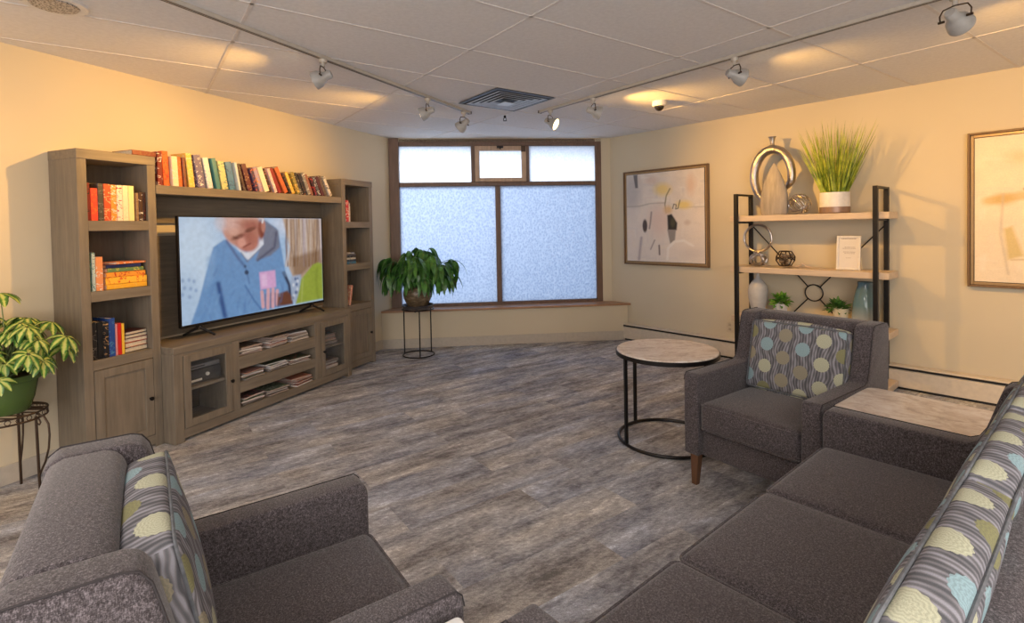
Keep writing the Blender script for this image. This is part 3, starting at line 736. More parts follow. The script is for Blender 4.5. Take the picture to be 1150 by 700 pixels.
p.line([(180, 325), (240, 308), (300, 300), (400, 296), (500, 306)], 30, (214, 184, 122), 14, .75); p.line([(250, 284), (266, 272), (300, 278), (360, 272)], 14, (112, 88, 72), 6, .9)
p.ell(205, 320, 22, 20, (206, 170, 100), 1.0, .6); p.poly([(206, 430), (222, 420), (244, 530), (214, 545)], (208, 184, 110), 10, .75); p.line([(205, 300), (200, 450), (215, 600)], 5, (200, 184, 160), 5, .6)
p.ell(286, 405, 16, 34, (206, 180, 140), .9, .7); p.line([(284, 520), (300, 560), (314, 612)], 16, (134, 112, 96), 7, .85); p.line([(222, 545), (330, 538), (450, 545)], 5, (200, 176, 130), 5, .7)
p.ell(420, 420, 60, 50, (222, 200, 160), 1.0, .7); p.poly([(380, 330), (410, 330), (415, 400), (385, 405)], (90, 78, 66), 8, .8); p.line([(450, 440), (440, 560)], 12, (150, 130, 112), 8, .7)
picture(3.418, 4.45, 0.885, 2.050, 'framed abstract painting in cream and tan cut off by the right picture edge', p)

# ------------------------------------------------------------------ books
_bm = {}
def cover_mat(c1, c2, k):
    key = (c1, c2, k)
    if key not in _bm:
        m = NT('book_cover'); co = m.coord()
        n = m.noise(m.mapping(co, scale=(30, 30, 44), loc=(k * 3.1, k * 1.7, k * 5.3)), 1.0, 2, 0.4)
        m.base(m.ramp(n.outputs[0], [(0.0, lin(c1)), (0.555, lin(c2)), (0.60, lin(c1))], 'CONSTANT')); m.set(0.4); _bm[key] = m.m
    return _bm[key]
_bk = [0]
def book_mesh(th, h, d):
    """upright book, spine facing -y, foot at z = 0; returns (cover builder, page builder)"""
    b = 0.0025
    c = MB(); c.prism([(-th / 2, -0.0), (-th / 2 + b, -b * 1.4), (th / 2 - b, -b * 1.4), (th / 2, 0), (th / 2, d), (th / 2 - b, d), (th / 2 - b, b), (-th / 2 + b, b), (-th / 2 + b, d), (-th / 2, d)], 0, h, 'z')
    g = MB().box(-th / 2 + b, th / 2 - b, b, d - 0.004, 0.003, h - 0.003)
    return c, g
def book(M, th, h, d, c1, c2, label, group, cat='book', name='book'):
    _bk[0] += 1
    t = thing(name, label, cat, M=M, group=group)
    c, g = book_mesh(th, h, d)
    c.build('cover', cover_mat(c1, c2, _bk[0] % 17), t); g.build('pages', PAPER, t, smooth=False)
    return t
RED, DRED, ORANGE, CREAM, YELLOW, TEAL, BLUE, NAVY, WHT, PURP, LILAC, BRN, DBRN, BLK, GRY, GREEN, PINK, OLIVE, GOLD, MAR, TAN = (
    (190, 45, 35), (120, 30, 28), (226, 104, 44), (232, 214, 176), (236, 190, 84), (70, 128, 128), (74, 128, 172), (36, 52, 98), (228, 224, 218), (110, 98, 128),
    (166, 150, 186), (128, 78, 48), (74, 46, 36), (28, 26, 30), (118, 112, 108), (96, 132, 84), (206, 130, 122), (134, 122, 62), (222, 150, 52), (98, 34, 44), (190, 150, 104))
G1 = 'books along the bridge shelf'
# (centre s at foot, thickness, height, lean in degrees towards the near tower, cover colour, blotch colour, description)
hb = [(0.052, .034, .225, 0, DRED, WHT, 'dark red book with white stripes'), (0.092, .042, .235, 2, ORANGE, RED, 'bright orange book'),
      (0.142, .042, .205, 2, CREAM, WHT, 'thick cream book'), (0.182, .030, .205, 3, ORANGE, TAN, 'pale orange paperback'), (0.212, .022, .205, 3, BRN, DRED, 'thin brown book'),
      (0.252, .044, .240, 5, YELLOW, CREAM, 'thick yellow book'), (0.318, .056, .238, 8, PURP, WHT, 'thick purple grey book with white marks'), (0.382, .044, .225, 9, WHT, LILAC, 'white book with lilac marks'),
      (0.438, .036, .228, 9, TEAL, TEAL, 'plain teal book'), (0.492, .052, .212, 9, (214, 206, 140), TEAL, 'pale yellow green book'), (0.560, .056, .214, 9, BLUE, NAVY, 'thick blue book'),
      (0.610, .022, .216, 9, (206, 214, 210), WHT, 'thin pale white book'), (0.645, .026, .214, 13, DBRN, GRY, 'thin dark brown book'), (0.692, .044, .215, 15, MAR, TAN, 'maroon book with tan figures'),
      (0.742, .032, .190, 16, (62, 46, 84), ORANGE, 'deep purple book'), (0.786, .038, .200, 17, LILAC, GOLD, 'lilac and gold book'), (0.838, .050, .208, 18, (236, 220, 196), CREAM, 'thick ivory book'),
      (0.884, .018, .205, 19, DBRN, PINK, 'thin book with pink lettering'), (0.916, .030, .208, 20, (216, 178, 176), WHT, 'pale pink book'), (0.960, .036, .218, 22, (130, 28, 32), DRED, 'dark crimson book'),
      (1.012, .042, .232, 24, (186, 96, 50), BRN, 'rust brown book'), (1.058, .024, .190, 24, BLK, BRN, 'thin black book'), (1.096, .034, .196, 22, (214, 172, 76), CREAM, 'mustard yellow book'),
      (1.140, .036, .196, 21, OLIVE, YELLOW, 'olive book with yellow marks'), (1.184, .034, .196, 20, (60, 54, 50), WHT, 'charcoal book with white marks'), (1.224, .030, .198, 20, (48, 42, 40), BRN, 'near-black paperback'),
      (1.264, .036, .204, 20, (136, 128, 122), WHT, 'grey and white book'), (1.306, .030, .196, 21, (150, 100, 88), DBRN, 'dusty rose book'), (1.344, .032, .176, 21, (52, 30, 34), RED, 'black book with red marks'),
      (1.384, .032, .178, 21, (92, 92, 98), WHT, 'slate grey book'), (1.424, .034, .186, 22, (84, 42, 40), MAR, 'oxblood book'), (1.466, .034, .196, 23, (112, 98, 88), DBRN, 'taupe book'), (1.512, .036, .196, 25, (214, 202, 188), BLK, 'white book with black marks')]
_lean = [0.0, 0.0]
for i, (s, th, h, a, c1, c2, ds) in enumerate(hb):
    nb = ('between the %s and the %s' % (hb[i - 1][6].split(' with ')[0].replace(' book', '').replace(' paperback', '') + ' one', hb[i + 1][6].split(' with ')[0].replace(' book', '').replace(' paperback', '') + ' one')) if 0 < i < len(hb) - 1 else ('upright beside the left tower on the bridge shelf' if i == 0 else 'leaning at the right end of the row')
    ar = math.radians(a * 1.12)
    _lean[0] += max(0.0, .19 * (math.sin(ar) - math.sin(_lean[1])) * .85); _lean[1] = ar
    M = ML @ TR(s * 1.052 + _lean[0] - 0.001, -0.262 + random.uniform(0, .02), 1.7262) @ Matrix.Translation((-th / 2, 0, 0)) @ Matrix.Rotation(-ar, 4, 'Y') @ Matrix.Translation((th / 2, 0, 0))
    book(M, th, h, 0.15, c1, c2, ds + ' ' + nb, G1)
book(ML @ TR(-0.125, -0.26, 1.911 + .016) @ Matrix.Rotation(PI / 2, 4, 'Y') @ TR(0, 0, 0), 0.032, 0.15, 0.20, (120, 44, 30), BRN, 'reddish brown book lying flat on top of the left bookcase tower', 'books lying on the towers')

G2 = 'books in the left tower'
def row(items, s, z, d=0.16, t0=0.262, M0=ML, group=G2):
    for th, h, a, c1, c2, ds in items:
        s += th / 2; ar = math.radians(a)
        M = M0 @ TR(s, -t0, z) @ Matrix.Translation((th / 2, 0, 0)) @ Matrix.Rotation(ar, 4, 'Y') @ Matrix.Translation((-th / 2, 0, 0))
        book(M, th, h, d, c1, c2, ds, group); s += th / 2 + 0.0012
row([(.022, .225, 0, DRED, BLK, 'dark red book at the left end of the left tower top opening'), (.040, .195, 0, (224, 72, 48), ORANGE, 'coral red book in the left tower top opening'),
     (.030, .225, 0, (72, 66, 58), GRY, 'dark grey book beside the coral red one'), (.038, .225, 0, (206, 84, 44), (238, 196, 140), 'orange red paperback with pale marks in the top opening'),
     (.034, .222, 0, (232, 150, 60), WHT, 'amber and white book in the left tower top opening'), (.032, .222, 0, (236, 222, 200), (196, 40, 44), 'white book with red marks in the top opening'),
     (.034, .222, 0, (240, 226, 186), CREAM, 'thick ivory hardback in the left tower top opening'), (.034, .222, 0, (244, 228, 160), CREAM, 'pale yellow hardback in the left tower top opening')], -0.397, 1.487)
row([(.018, .180, 0, (150, 120, 84), BRN, 'short tan paperback right of the yellow hardback'), (.026, .185, 0, (70, 44, 32), WHT, 'short brown book with white marks in the top opening'), (.016, .185, 0, (52, 24, 20), DRED, 'short thin dark book ending the top opening row')], -0.115, 1.487)
row([(.016, .230, 0, (28, 62, 60), TEAL, 'dark teal book at the left end of the middle opening'), (.020, .232, 0, (190, 206, 204), TEAL, 'pale blue white book beside the dark teal one'),
     (.040, .205, 0, (232, 150, 96), WHT, 'salmon paperback beside the yellow pile')], -0.397, 1.063)
def flat(M, th, w_, l_, c1, c2, label, group, cat='book', name='book', rot=0):
    """lying book, spine to the front; w_: depth, l_: spine length"""
    return book(M @ Matrix.Rotation(rot, 4, 'Z') @ TR(-l_ / 2, 0, th / 2) @ Matrix.Rotation(PI / 2, 4, 'Y'), th, l_, w_, c1, c2, label, group, cat, name)
z = 1.063
for th, w_, l_, c1, c2, x, y, r, lb in ((.030, .17, .24, (240, 178, 50), YELLOW, -.182, -.262, .02, 'yellow book at the bottom of the middle opening pile'), (.042, .16, .24, (244, 190, 62), ORANGE, -.182, -.258, -.02, 'thick golden yellow book second from the bottom of the pile'),
        (.030, .16, .235, (238, 160, 60), (196, 50, 36), -.182, -.255, .03, 'orange book with red marks in the middle opening pile'), (.024, .15, .22, (104, 136, 88), (214, 196, 90), -.180, -.250, .05, 'green book in the middle opening pile'),
        (.022, .14, .20, (34, 44, 96), NAVY, -.190, -.245, -.05, 'navy book near the top of the middle opening pile'), (.014, .15, .20, (226, 130, 70), WHT, -.150, -.255, .16, 'orange and white book topmost of the middle opening pile')):
    flat(ML @ TR(x, y, z), th, w_, l_, c1, c2, lb, G2, rot=r); z += th + 0.0008
row([(.030, .225, 0, (24, 24, 28), GRY, 'black book at the left end of the lowest opening'), (.034, .222, 0, (20, 22, 26), BLK, 'second black book in the lowest opening'), (.030, .218, 0, (26, 28, 36), TAN, 'black book with tan marks beside the royal blue one'),
     (.034, .235, 0, (40, 74, 150), BLUE, 'royal blue book in the lowest opening'), (.012, .195, 0, (226, 150, 150), PINK, 'thin pink book beside the royal blue one'), (.022, .198, 0, (206, 34, 34), RED, 'scarlet book in the lowest opening'), (.016, .192, 0, (240, 196, 60), YELLOW, 'thin yellow book beside the scarlet one')], -0.395, 0.651)
z = 0.651
for i, (th, l_, c1, r, lb) in enumerate(((.030, .150, BLK, .02, 'black bound book with cream pages at the bottom of the pile'), (.030, .145, (200, 110, 60), .02, 'orange backed book second from the bottom of the pile'), (.026, .15, (150, 40, 50), -.05, 'crimson backed book in the middle of the small pile'),
        (.022, .15, (60, 60, 66), .05, 'grey backed book second from the top of the small pile'), (.020, .15, (70, 24, 24), .1, 'dark maroon book topmost of the small pile in the lowest opening'))):
    # fore-edge to the room: pages visible
    M = ML @ TR(-0.134, -0.190, z) @ Matrix.Rotation(PI + r + 0.10, 4, 'Z') @ TR(-l_ / 2, -0.06, th / 2) @ Matrix.Rotation(PI / 2, 4, 'Y')
    book(M, th, l_, 0.115, c1, DBRN, lb, G2); z += th + 0.0008
G3 = 'books in the right tower'
row([(.030, .215, 0, (190, 36, 34), WHT, 'red book with white letters in the right tower top opening'), (.030, .215, 0, (204, 52, 46), CREAM, 'brighter red book beside the white lettered one'), (.020, .190, 0, (214, 196, 176), GRY, 'cream and brown paperback ending the right tower row')], 1.855, 1.487, group=G3)
z = 1.063
for th, c1, lb in ((.026, (60, 110, 140), 'blue book at the bottom of the right tower pile'), (.018, (44, 60, 76), 'dark slate book in the right tower pile'), (.018, (206, 200, 186), 'white book in the right tower pile'), (.020, BLK, 'black book in the right tower pile'), (.016, (90, 84, 84), 'grey book in the right tower pile')):
    flat(ML @ TR(1.93, -0.262, z), th, .15, .15, c1, GRY, lb, G3, rot=random.uniform(-.04, .04)); z += th + 0.0008
flat(ML @ TR(1.925, -0.258, z), .012, .14, .13, (176, 178, 184), GRY, 'silver grey book topmost of the right tower pile', G3)
book(ML @ TR(1.905, -0.26, 0.651) @ Matrix.Rotation(0.20, 4, 'Y'), .022, .20, .15, (206, 140, 118), CREAM, 'leaning salmon book in the right tower lowest opening', G3)
book(ML @ TR(1.868, -0.25, 0.651) @ Matrix.Rotation(0.0, 4, 'Y'), .020, .21, .15, (46, 34, 34), BLK, 'dark book upright in the right tower lowest opening', G3)

# magazines in the console
MAGPS = [plain('magazine_edges', c_, 0.6, var=0.3, scale=300) for c_ in ((0.62, 0.56, 0.52), (0.42, 0.33, 0.29), (0.30, 0.27, 0.25), (0.66, 0.64, 0.62), (0.20, 0.17, 0.16))]
def magazine(M, label, c, th, group):
    t = thing('magazine', label, 'magazine', M=M, group=group)
    lx, ly = 0.195, 0.26; n = 6
    for nm, z0, z1, mt in (('pages', 0.0, th - 0.0008, random.choice(MAGPS)), ('cover', th - 0.0008, th, cover_mat(c, random.choice([WHT, GRY, TAN, PINK]), random.randrange(17)))):
        mb = MB(); A = []; B = []
        for i in range(n + 1):
            x = -lx / 2 + lx * i / n; cz = 0.0016 * math.sin(PI * i / n)
            A.append((x, z0 + cz)); B.append((x, z1 + cz))
        mb.prism(A + B[::-1], -ly / 2, ly / 2, 'y').build(nm, mt, t, smooth=False)
    return t
MC = [(196, 150, 140), (150, 132, 120), (210, 206, 204), (120, 110, 112), (186, 120, 104), (96, 110, 88), (170, 160, 170), (88, 76, 72)]
ORD = {3: ['bottom', 'middle', 'topmost'], 4: ['bottom', 'second lowest', 'second highest', 'topmost'], 5: ['bottom', 'second lowest', 'middle', 'second highest', 'topmost'], 6: ['bottom', 'second lowest', 'third lowest', 'third highest', 'second highest', 'topmost']}
def pile(s, t_, z, n, where, group, th=(0.007, 0.012), sp=0.28):
    for i in range(n):
        h = random.uniform(*th)
        magazine(ML @ TR(s + random.uniform(-.008, .008), -t_ + random.uniform(-.020, .020), z, rz=random.uniform(-sp, sp)), '%s magazine of the %s' % (ORD[n][i], where), random.choice(MC), h, group)
        z += h + 0.0028
for s, n, wname in ((0.635, 4, 'left'), (0.885, 6, 'middle'), (1.130, 5, 'right')):
    pile(s, 0.245, 0.471, n, wname + ' pile on the top open console shelf', 'magazines on the top open shelf', th=(0.009, 0.013), sp=0.17)
for s, n, wname in ((0.640, 4, 'left'), (0.885, 5, 'middle'), (1.130, 4, 'right')):
    pile(s, 0.245, 0.280, n, wname + ' pile on the middle open console shelf', 'magazines on the middle open shelf', sp=0.17)
for s, n, wname in ((0.635, 5, 'left'), (0.885, 4, 'middle'), (1.135, 6, 'right')):
    pile(s, 0.245, 0.0905 - 0.005, n, wname + ' pile on the lowest open console shelf', 'magazines on the lowest open shelf', sp=0.17)
pile(1.515, 0.205, 0.344, 6, 'upper pile behind the right glass door', 'magazines behind the right glass door', th=(0.012, 0.020), sp=0.12)
pile(1.515, 0.205, 0.086, 5, 'lower pile behind the right glass door', 'magazines behind the right glass door', th=(0.018, 0.026), sp=0.12)
t = thing('disc_player', 'slim silver disc player behind the left glass door, the upper one', 'disc player', M=ML @ TR(0.25, -0.22, 0.446))
MB().box(-0.15, 0.15, -0.10, 0.10, 0.0, 0.03).build('case', plain('player_grey', (0.30, 0.30, 0.31), 0.35, 0.4), t, bevel=0.003)
MB().box(-0.13, 0.03, -0.1015, -0.0995, 0.010, 0.020).build('disc_tray', BLACK, t)
t = thing('receiver_box', 'dark cable box behind the left glass door under the disc player', 'cable box', M=ML @ TR(0.25, -0.22, 0.344))
MB().box(-0.15, 0.15, -0.11, 0.11, 0.004, 0.10).build('case', plain('receiver_black', (0.05, 0.05, 0.052), 0.3), t, bevel=0.004)
MB().box(-0.14, 0.0, -0.112, -0.1095, 0.02, 0.034).build('front_strip', WHITE, t)
MB().cyl((0.04, -0.110, 0.055), (0.04, -0.122, 0.055), 0.012).build('knob', WHITE, t)

# ------------------------------------------------------------------ upholstery
def cushion_mesh(mb, W_, D_, H_, r=0.03, bulge=0.02, n=14, M=None, uvs=None, sag=0.0):
    """box cushion centred on the origin; returns nothing, adds faces with uv"""
    T = M or Matrix(); uvl = mb.bm.loops.layers.uv.verify(); vd = {}
    hx, hy, hz = W_ / 2, D_ / 2, H_ / 2
    def pt(p):
        x, y, z = p
        q = V((max(-hx + r, min(hx - r, x)), max(-hy + r, min(hy - r, y)), max(-hz + r, min(hz - r, z))))
        d = V(p) - q
        if d.length > 1e-9: q = q + d.normalized() * r
        u, v, w_ = x / hx, y / hy, z / hz
        k = V((0, 0, 0))
        if abs(abs(w_) - 1) < 1e-6: k.z = math.copysign(bulge * (1 - u * u) ** .7 * (1 - v * v) ** .7, w_)
        if abs(abs(v) - 1) < 1e-6: k.y = math.copysign(bulge * (1 - u * u) ** .7 * (1 - w_ * w_) ** .7, v)
        if abs(abs(u) - 1) < 1e-6: k.x = math.copysign(bulge * .5 * (1 - v * v) ** .7 * (1 - w_ * w_) ** .7, u)
        return q + k
    def samples(h):
        s = [-h + r * t for t in (0, .35, .7, 1)]; e = [-v for v in s[::-1]]; m = [(-h + r) + (2 * h - 2 * r) * i / n for i in range(1, n)]
        return s + m + e
    def getv(p):
        k = tuple(round(c, 5) for c in p)
        if k not in vd: vd[k] = mb.v(T @ pt(p))
        return vd[k]
    X, Y, Z = samples(hx), samples(hy), samples(hz)
    for ax, s_ in ((0, -1), (0, 1), (1, -1), (1, 1), (2, -1), (2, 1)):
        U, Wv = ((Y, Z), (X, Z), (X, Y))[ax]; c = s_ * (hx, hy, hz)[ax]
        for i in range(len(U) - 1):
            for j in range(len(Wv) - 1):
                q = [(U[i], Wv[j]), (U[i + 1], Wv[j]), (U[i + 1], Wv[j + 1]), (U[i], Wv[j + 1])]
                P3 = [((c, a, b) if ax == 0 else (a, c, b) if ax == 1 else (a, b, c)) for a, b in q]
                f = mb.face([getv(p) for p in P3])
                if f:
                    for lp, p in zip(f.loops, P3):
                        x, y, z = p
                        lp[uvl].uv = ((y + .33, z) if ax == 0 else (x, z) if ax == 1 else (x + .02, y + .066 + .26 * 1))
def rim(W_, D_, r, z, yc=0.0, n=6):
    """rounded rectangle path in xy"""
    P = []
    for cx, cy, a0 in ((W_ / 2 - r, D_ / 2 - r, 0), (-W_ / 2 + r, D_ / 2 - r, PI / 2), (-W_ / 2 + r, -D_ / 2 + r, PI), (W_ / 2 - r, -D_ / 2 + r, 1.5 * PI)):
        for k in range(n + 1):
            a = a0 + PI / 2 * k / n; P.append((cx + r * math.cos(a), cy + r * math.sin(a) + yc, z))
    return P
def seat_cushion(W_, D_, H_, M, parent, name='seat_cushion'):
    mb = MB(); cushion_mesh(mb, W_, D_, H_, 0.028, 0.014, M=M); o = mb.build(name, TWEED, parent, angle=80)
    mb = MB(M); hz = H_ / 2 - 0.012
    for z in (hz, -hz): mb.tube(rim(W_ + 0.001, D_ + 0.001, 0.03, z), 0.0045, 6, closed=True)
    mb.build('piping', TWEED, o); return o
def throw_pillow(M, W_, Hh, T_, label, group=None):
    t = thing('throw_pillow', label, 'pillow', M=M, group=group)
    mb = MB(); cushion_mesh(mb, W_, T_, Hh, 0.018, 0.022, n=16, M=TR(0, 0, Hh / 2)); mb.build('pillow_cover', MEDAL, t, angle=80)
    mb = MB()
    R = Matrix.Rotation(PI / 2, 4, 'X'); 
    for y in (-T_ / 2 + 0.004, T_ / 2 - 0.004):
        pts = [(x, y, v + Hh / 2) for x, v, _ in rim(W_ + 0.001, Hh + 0.001, 0.022, 0)]; mb.tube(pts, 0.0034, 6, closed=True)
    mb.build('piping', MEDPIPE, t); return t
MEDPIPE = plain('pillow_piping', (0.13, 0.14, 0.155), 0.8, var=0.25, scale=60)

ARM = [(-.385, .165), (-.385, .560), (-.380, .585), (-.365, .600), (.085, .598), (.112, .612), (.132, .655), (.150, .725), (.168, .800), (.180, .845), (.196, .868), (.220, .875), (.360, .875), (.385, .855), (.385, .80), (.362, .165)]
def arm_mesh(parent, x0, x1, prof, name='arm'):
    o = MB().prism(prof, x0, x1, 'x').build(name, TWEED, parent, bevel=0.017, seg=4, angle=80)
    for xx in ((x0 + 0.004,) if x0 < 0 else (x1 - 0.004,)):
        mb = MB(); pts = [(xx, y, z) for y, z in prof[1:14]]
        c = V((xx, 0.05, 0.45)); pts = [p for p in pts]
        mb.tube(pts, 0.002, 6); mb.build('piping', PIPE, o)
    return o
def seat_shell(t, W_, n_cush, rail_front=-.352, seatz=(.306, .452), drop=0.0):
    hw = W_ / 2; a = 0.088
    prof = [(y, z - drop * max(0, z - .61) / .265) for y, z in ARM]
    arm_mesh(t, -hw, -hw + a, prof); arm_mesh(t, hw - a, hw, prof)
    # front rail and seat deck
    MB().box(-hw + a - .004, hw - a + .004, rail_front, 0.20, 0.165, 0.298).build('seat_base', TWEED, t, bevel=0.012, seg=3, angle=80)
    # back
    bp = [(.180, .22), (.205, .62), (.228, .845), (.245, .868), (.270, .876), (.345, .876), (.375, .862), (.383, .83), (.362, .165), (.20, .165)]
    bp = [(y, z - drop * max(0, z - .61) / .265) for y, z in bp]
    MB().prism(bp, -hw + a - .004, hw - a + .004, 'x').build('backrest', TWEED, t, bevel=0.014, seg=3, angle=80)
    wi = (W_ - 2 * a - 0.004) / n_cush
    for k in range(n_cush):
        cx = -hw + a + 0.002 + wi * (k + .5)
        D_ = 0.565; seat_cushion(wi - 0.004, D_, seatz[1] - seatz[0], TR(cx, -.380 + D_ / 2, sum(seatz) / 2), t)
    for sx in (-1, 1):
        for fy in (-1, 1):
            x, y = sx * (hw - .05), (-.345 if fy < 0 else .315); M = TR(x, y, 0)
            mb = MB(M)
            b_, tt = 0.015, 0.024; ox, oy = sx * .0, fy * .012
            A = [mb.v((ox + q * b_, oy + w_ * b_, 0)) for q, w_ in ((-1, -1), (1, -1), (1, 1), (-1, 1))]; B = [mb.v((q * tt, w_ * tt, .168)) for q, w_ in ((-1, -1), (1, -1), (1, 1), (-1, 1))]
            mb.face(A); mb.face(B)
            for i in range(4): mb.face([A[i], A[(i + 1) % 4], B[(i + 1) % 4], B[i]])
            mb.build('leg', LEGW, t, bevel=0.003)
CH1 = TR(-0.635, 1.210, 0, rz=math.radians(125)); CH2 = TR(1.432, 2.762, 0, rz=math.radians(306))
t = thing('armchair', 'charcoal tweed armchair in the near left corner, cut off by the picture', 'armchair', M=CH1, group='charcoal armchairs'); seat_shell(t, 0.70, 1)
t = thing('armchair', 'charcoal tweed armchair with brown legs in front of the black shelving', 'armchair', M=CH2, group='charcoal armchairs'); seat_shell(t, 0.70, 1)
throw_pillow(CH1 @ TR(0.0, 0.115, 0.462, rx=math.radians(-11)), .50, .385, .095, 'patterned medallion pillow leaning in the near left armchair')
throw_pillow(CH2 @ TR(0.0, 0.105, 0.462, rx=math.radians(-13)), .50, .375, .095, 'patterned medallion pillow in the armchair by the shelving')
# sofa
AX = math.radians(40.5); sa, sb = V((math.cos(AX), math.sin(AX), 0)), V((-math.sin(AX), math.cos(AX), 0))
def SP(a, n, z=0): return sa * a + sb * n + V((0, 0, z))
mid = (0.656 + 2.519) / 2
SOFA = Matrix.Translation(SP(mid, 0.835 - 0.385)) @ Matrix.Rotation(AX, 4, 'Z')
SOFA = SOFA @ Matrix.Rotation(PI, 4, 'Z')
t = thing('sofa', 'charcoal tweed three-seat sofa along the right side with patterned cushions', 'sofa', M=SOFA); seat_shell(t, 1.863, 3, drop=.045)
for k, lb in enumerate(('farthest of the three patterned sofa pillows, by the square table', 'middle one of the three patterned pillows lined along the sofa back', 'nearest of the three patterned sofa pillows, cut by the picture bottom')):
    throw_pillow(SOFA @ TR(-0.562 + 0.562 * k, 0.155, 0.462, rx=math.radians(-17)), .556, .455, .082, lb, 'patterned pillows along the sofa')

# ------------------------------------------------------------------ tables
t = thing('round_side_table', 'round cream marble side table with black ring base beside the armchair', 'table', (0.995, 3.395, 0))
MB().lathe([(0, .568), (.318, .568), (.320, .572), (.320, .586), (.316, .590), (0, .590)], 64).build('tabletop', MARBLE, t)
MB().lathe([(.300, .556), (.326, .556), (.326, .582), (.3215, .582), (.3215, .567), (.300, .567), (.300, .556)], 64).build('rim', BLACK, t)
MB().tube([(.312 * math.cos(2 * PI * k / 64), .312 * math.sin(2 * PI * k / 64), .011) for k in range(64)], 0.0105, 8, closed=True).build('base_ring', BLACK, t)
for a in (200, 118, 300):
    x, y = .312 * math.cos(math.radians(a)), .312 * math.sin(math.radians(a))
    MB().box(-.009, .009, -.009, .009, 0.012, .558, M=TR(x, y, 0, rz=math.radians(a))).build('leg', BLACK, t)
def rounded_table(M, lx, ly, z, r, label, mat):
    t = thing('square_side_table', label, 'table', M=M)
    P = [(x + lx / 2, y + ly / 2) for x, y, _ in rim(lx, ly, r, 0)]
    MB().prism(P, z - .022, z, 'z').build('tabletop', mat, t, bevel=0.003)
    P = [(x + lx / 2, y + ly / 2) for x, y, _ in rim(lx - .02, ly - .02, r, 0)]
    MB().prism(P, z - .036, z - .0225, 'z').build('apron', BLACK, t)
    for x in (.04, lx - .04):
        for y in (.04, ly - .04): MB().box(x - .01, x + .01, y - .01, y + .01, 0, z - .036).build('leg', BLACK, t)
    return t
rounded_table(TR(1.690, 1.900, 0, rz=math.radians(38 + 90)) @ TR(0, 0, 0) @ TR(0.0, -.45, 0), .49, .45, .585, .05, 'cream marble square side table in the corner between armchair and sofa arm', MARBLE)
rounded_table(TR(-0.129, 1.106, 0, rz=math.radians(35 + 180)), .50, .42, .57, .012, 'white topped square table at the bottom edge beside the near armchair', WHITE)

# ------------------------------------------------------------------ etagere on the right wall
t = thing('etagere', 'open shelving with black metal frame and pale wood boards on the right wall', 'shelving', M=MR.copy())
SX0, SX1, TF, TB = 1.775, 2.905, 0.385, 0.035
for x, w0 in ((SX0, 'left'), (SX1, 'right')):
    mb = MB().frame(-TF, -TB, 0, 1.68, .030, x - .018, x + .018)
    mb.bm.free(); mb.bm = bmesh.new()
    mb.box(x - .017, x + .017, -TF, -TF + .034, 0, 1.68); 
    mb.build('post', BLACK, t, bevel=0.002)
    MB().box(x - .017, x + .017, -TB - .034, -TB, 0, 1.68).build('post', BLACK, t, bevel=0.002)
    MB().box(x - .016, x + .016, -TF + .034, -TB - .034, 1.662, 1.68).build('top_bar', BLACK, t, bevel=0.002)
    for z in (1.398, .917, .437): MB().box(x - .010, x + .010, -TF + .034, -TB - .034, z, z + .016).build('cross_bar', BLACK, t)
for z in (1.47, .985, .505, .075):
    # boards lie on the cross bars between the posts and overhang beyond them at both ends
    P = [(SX0 - .075, -TF + .036), (SX1 + .085, -TF + .036), (SX1 + .085, -.012), (SX0 - .075, -.012)]
    MB().prism([(SX0 - .07, -TF + .035), (SX1 + .085, -TF + .035), (SX1 + .085, -TB - .035), (SX0 - .07, -TB - .035)], z - .055, z, 'z').build('shelf_board', LIGHTB, t, bevel=0.004)
mb = MB(); cx, cz, rr = (SX0 + SX1) / 2, .745, .075
mb.tube([(cx + rr * math.cos(2 * PI * k / 40), -.030, cz + rr * math.sin(2 * PI * k / 40)) for k in range(40)], .006, 8, closed=True)
mb.build('brace_ring', BLACK, t)
for ax_, az in ((SX0 + .017, 1.36), (SX1 - .017, 1.36), (SX0 + .017, .13), (SX1 - .017, .13)):
    d = V((ax_ - cx, 0, az - cz)).normalized()
    MB().tube([V((cx, -.030, cz)) + d * rr, V((ax_, -.030, az))], .0055, 8).build('brace_rod', BLACK, t)

def D(s, t_, z, rz=0): return MR @ TR(s, -t_, z, rz=rz)
# --- top shelf
Z1 = 1.4705
t = thing('loop_vase', 'hammered silver loop shaped vase with a narrow neck on the top shelf', 'vase', M=D(2.03, .16, Z1))
pts = [(-.060, 0, .03), (-.070, 0, .07)]; rad = [.042, .038]
for k in range(31):
    a = math.radians(238 - 252 * k / 30); pts.append((0.172 * math.cos(a), 0, .372 + .250 * math.sin(a))); rad.append(.034 + .008 * math.sin(PI * k / 30))
for k in range(1, 6): pts.append((.164 - .010 * k, 0, .305 - .014 * k)); rad.append(.034 * (1 - k / 6.0) ** .6)
MB().tube(pts, rad, 18).build('vase_body', SILVER, t)
MB().lathe([(0, 0), (.040, 0), (.045, .012), (.040, .030), (0, .034)], 20, c=(-.060, 0, 0)).build('foot', SILVER, t)
MB().lathe([(.032, .625), (.022, .655), (.017, .68), (.024, .715), (.034, .740), (.028, .742), (.012, .70), (0, .70)], 20, c=(0.0, 0, 0.0)).build('neck', SILVER, t)
t = thing('teardrop_vase', 'matte grey teardrop shaped sculpture standing inside the silver loop', 'sculpture', M=D(2.088, .27, Z1))
MB().lathe([(0, 0), (.108, 0), (.122, .02), (.126, .10), (.118, .20), (.092, .30), (.062, .375), (.030, .435), (.008, .475), (0, .48)], 28, sx=1.0, sy=.38).build('body', wood_material('grey_ceramic', (.34, .30, .26), grain=(1, 1, .15), rough=.6), t)
t = thing('wire_ball', 'silver openwork wire ball on the top shelf beside the grey sculpture', 'ornament', M=D(2.31, .28, Z1 + .092))
mb = MB()
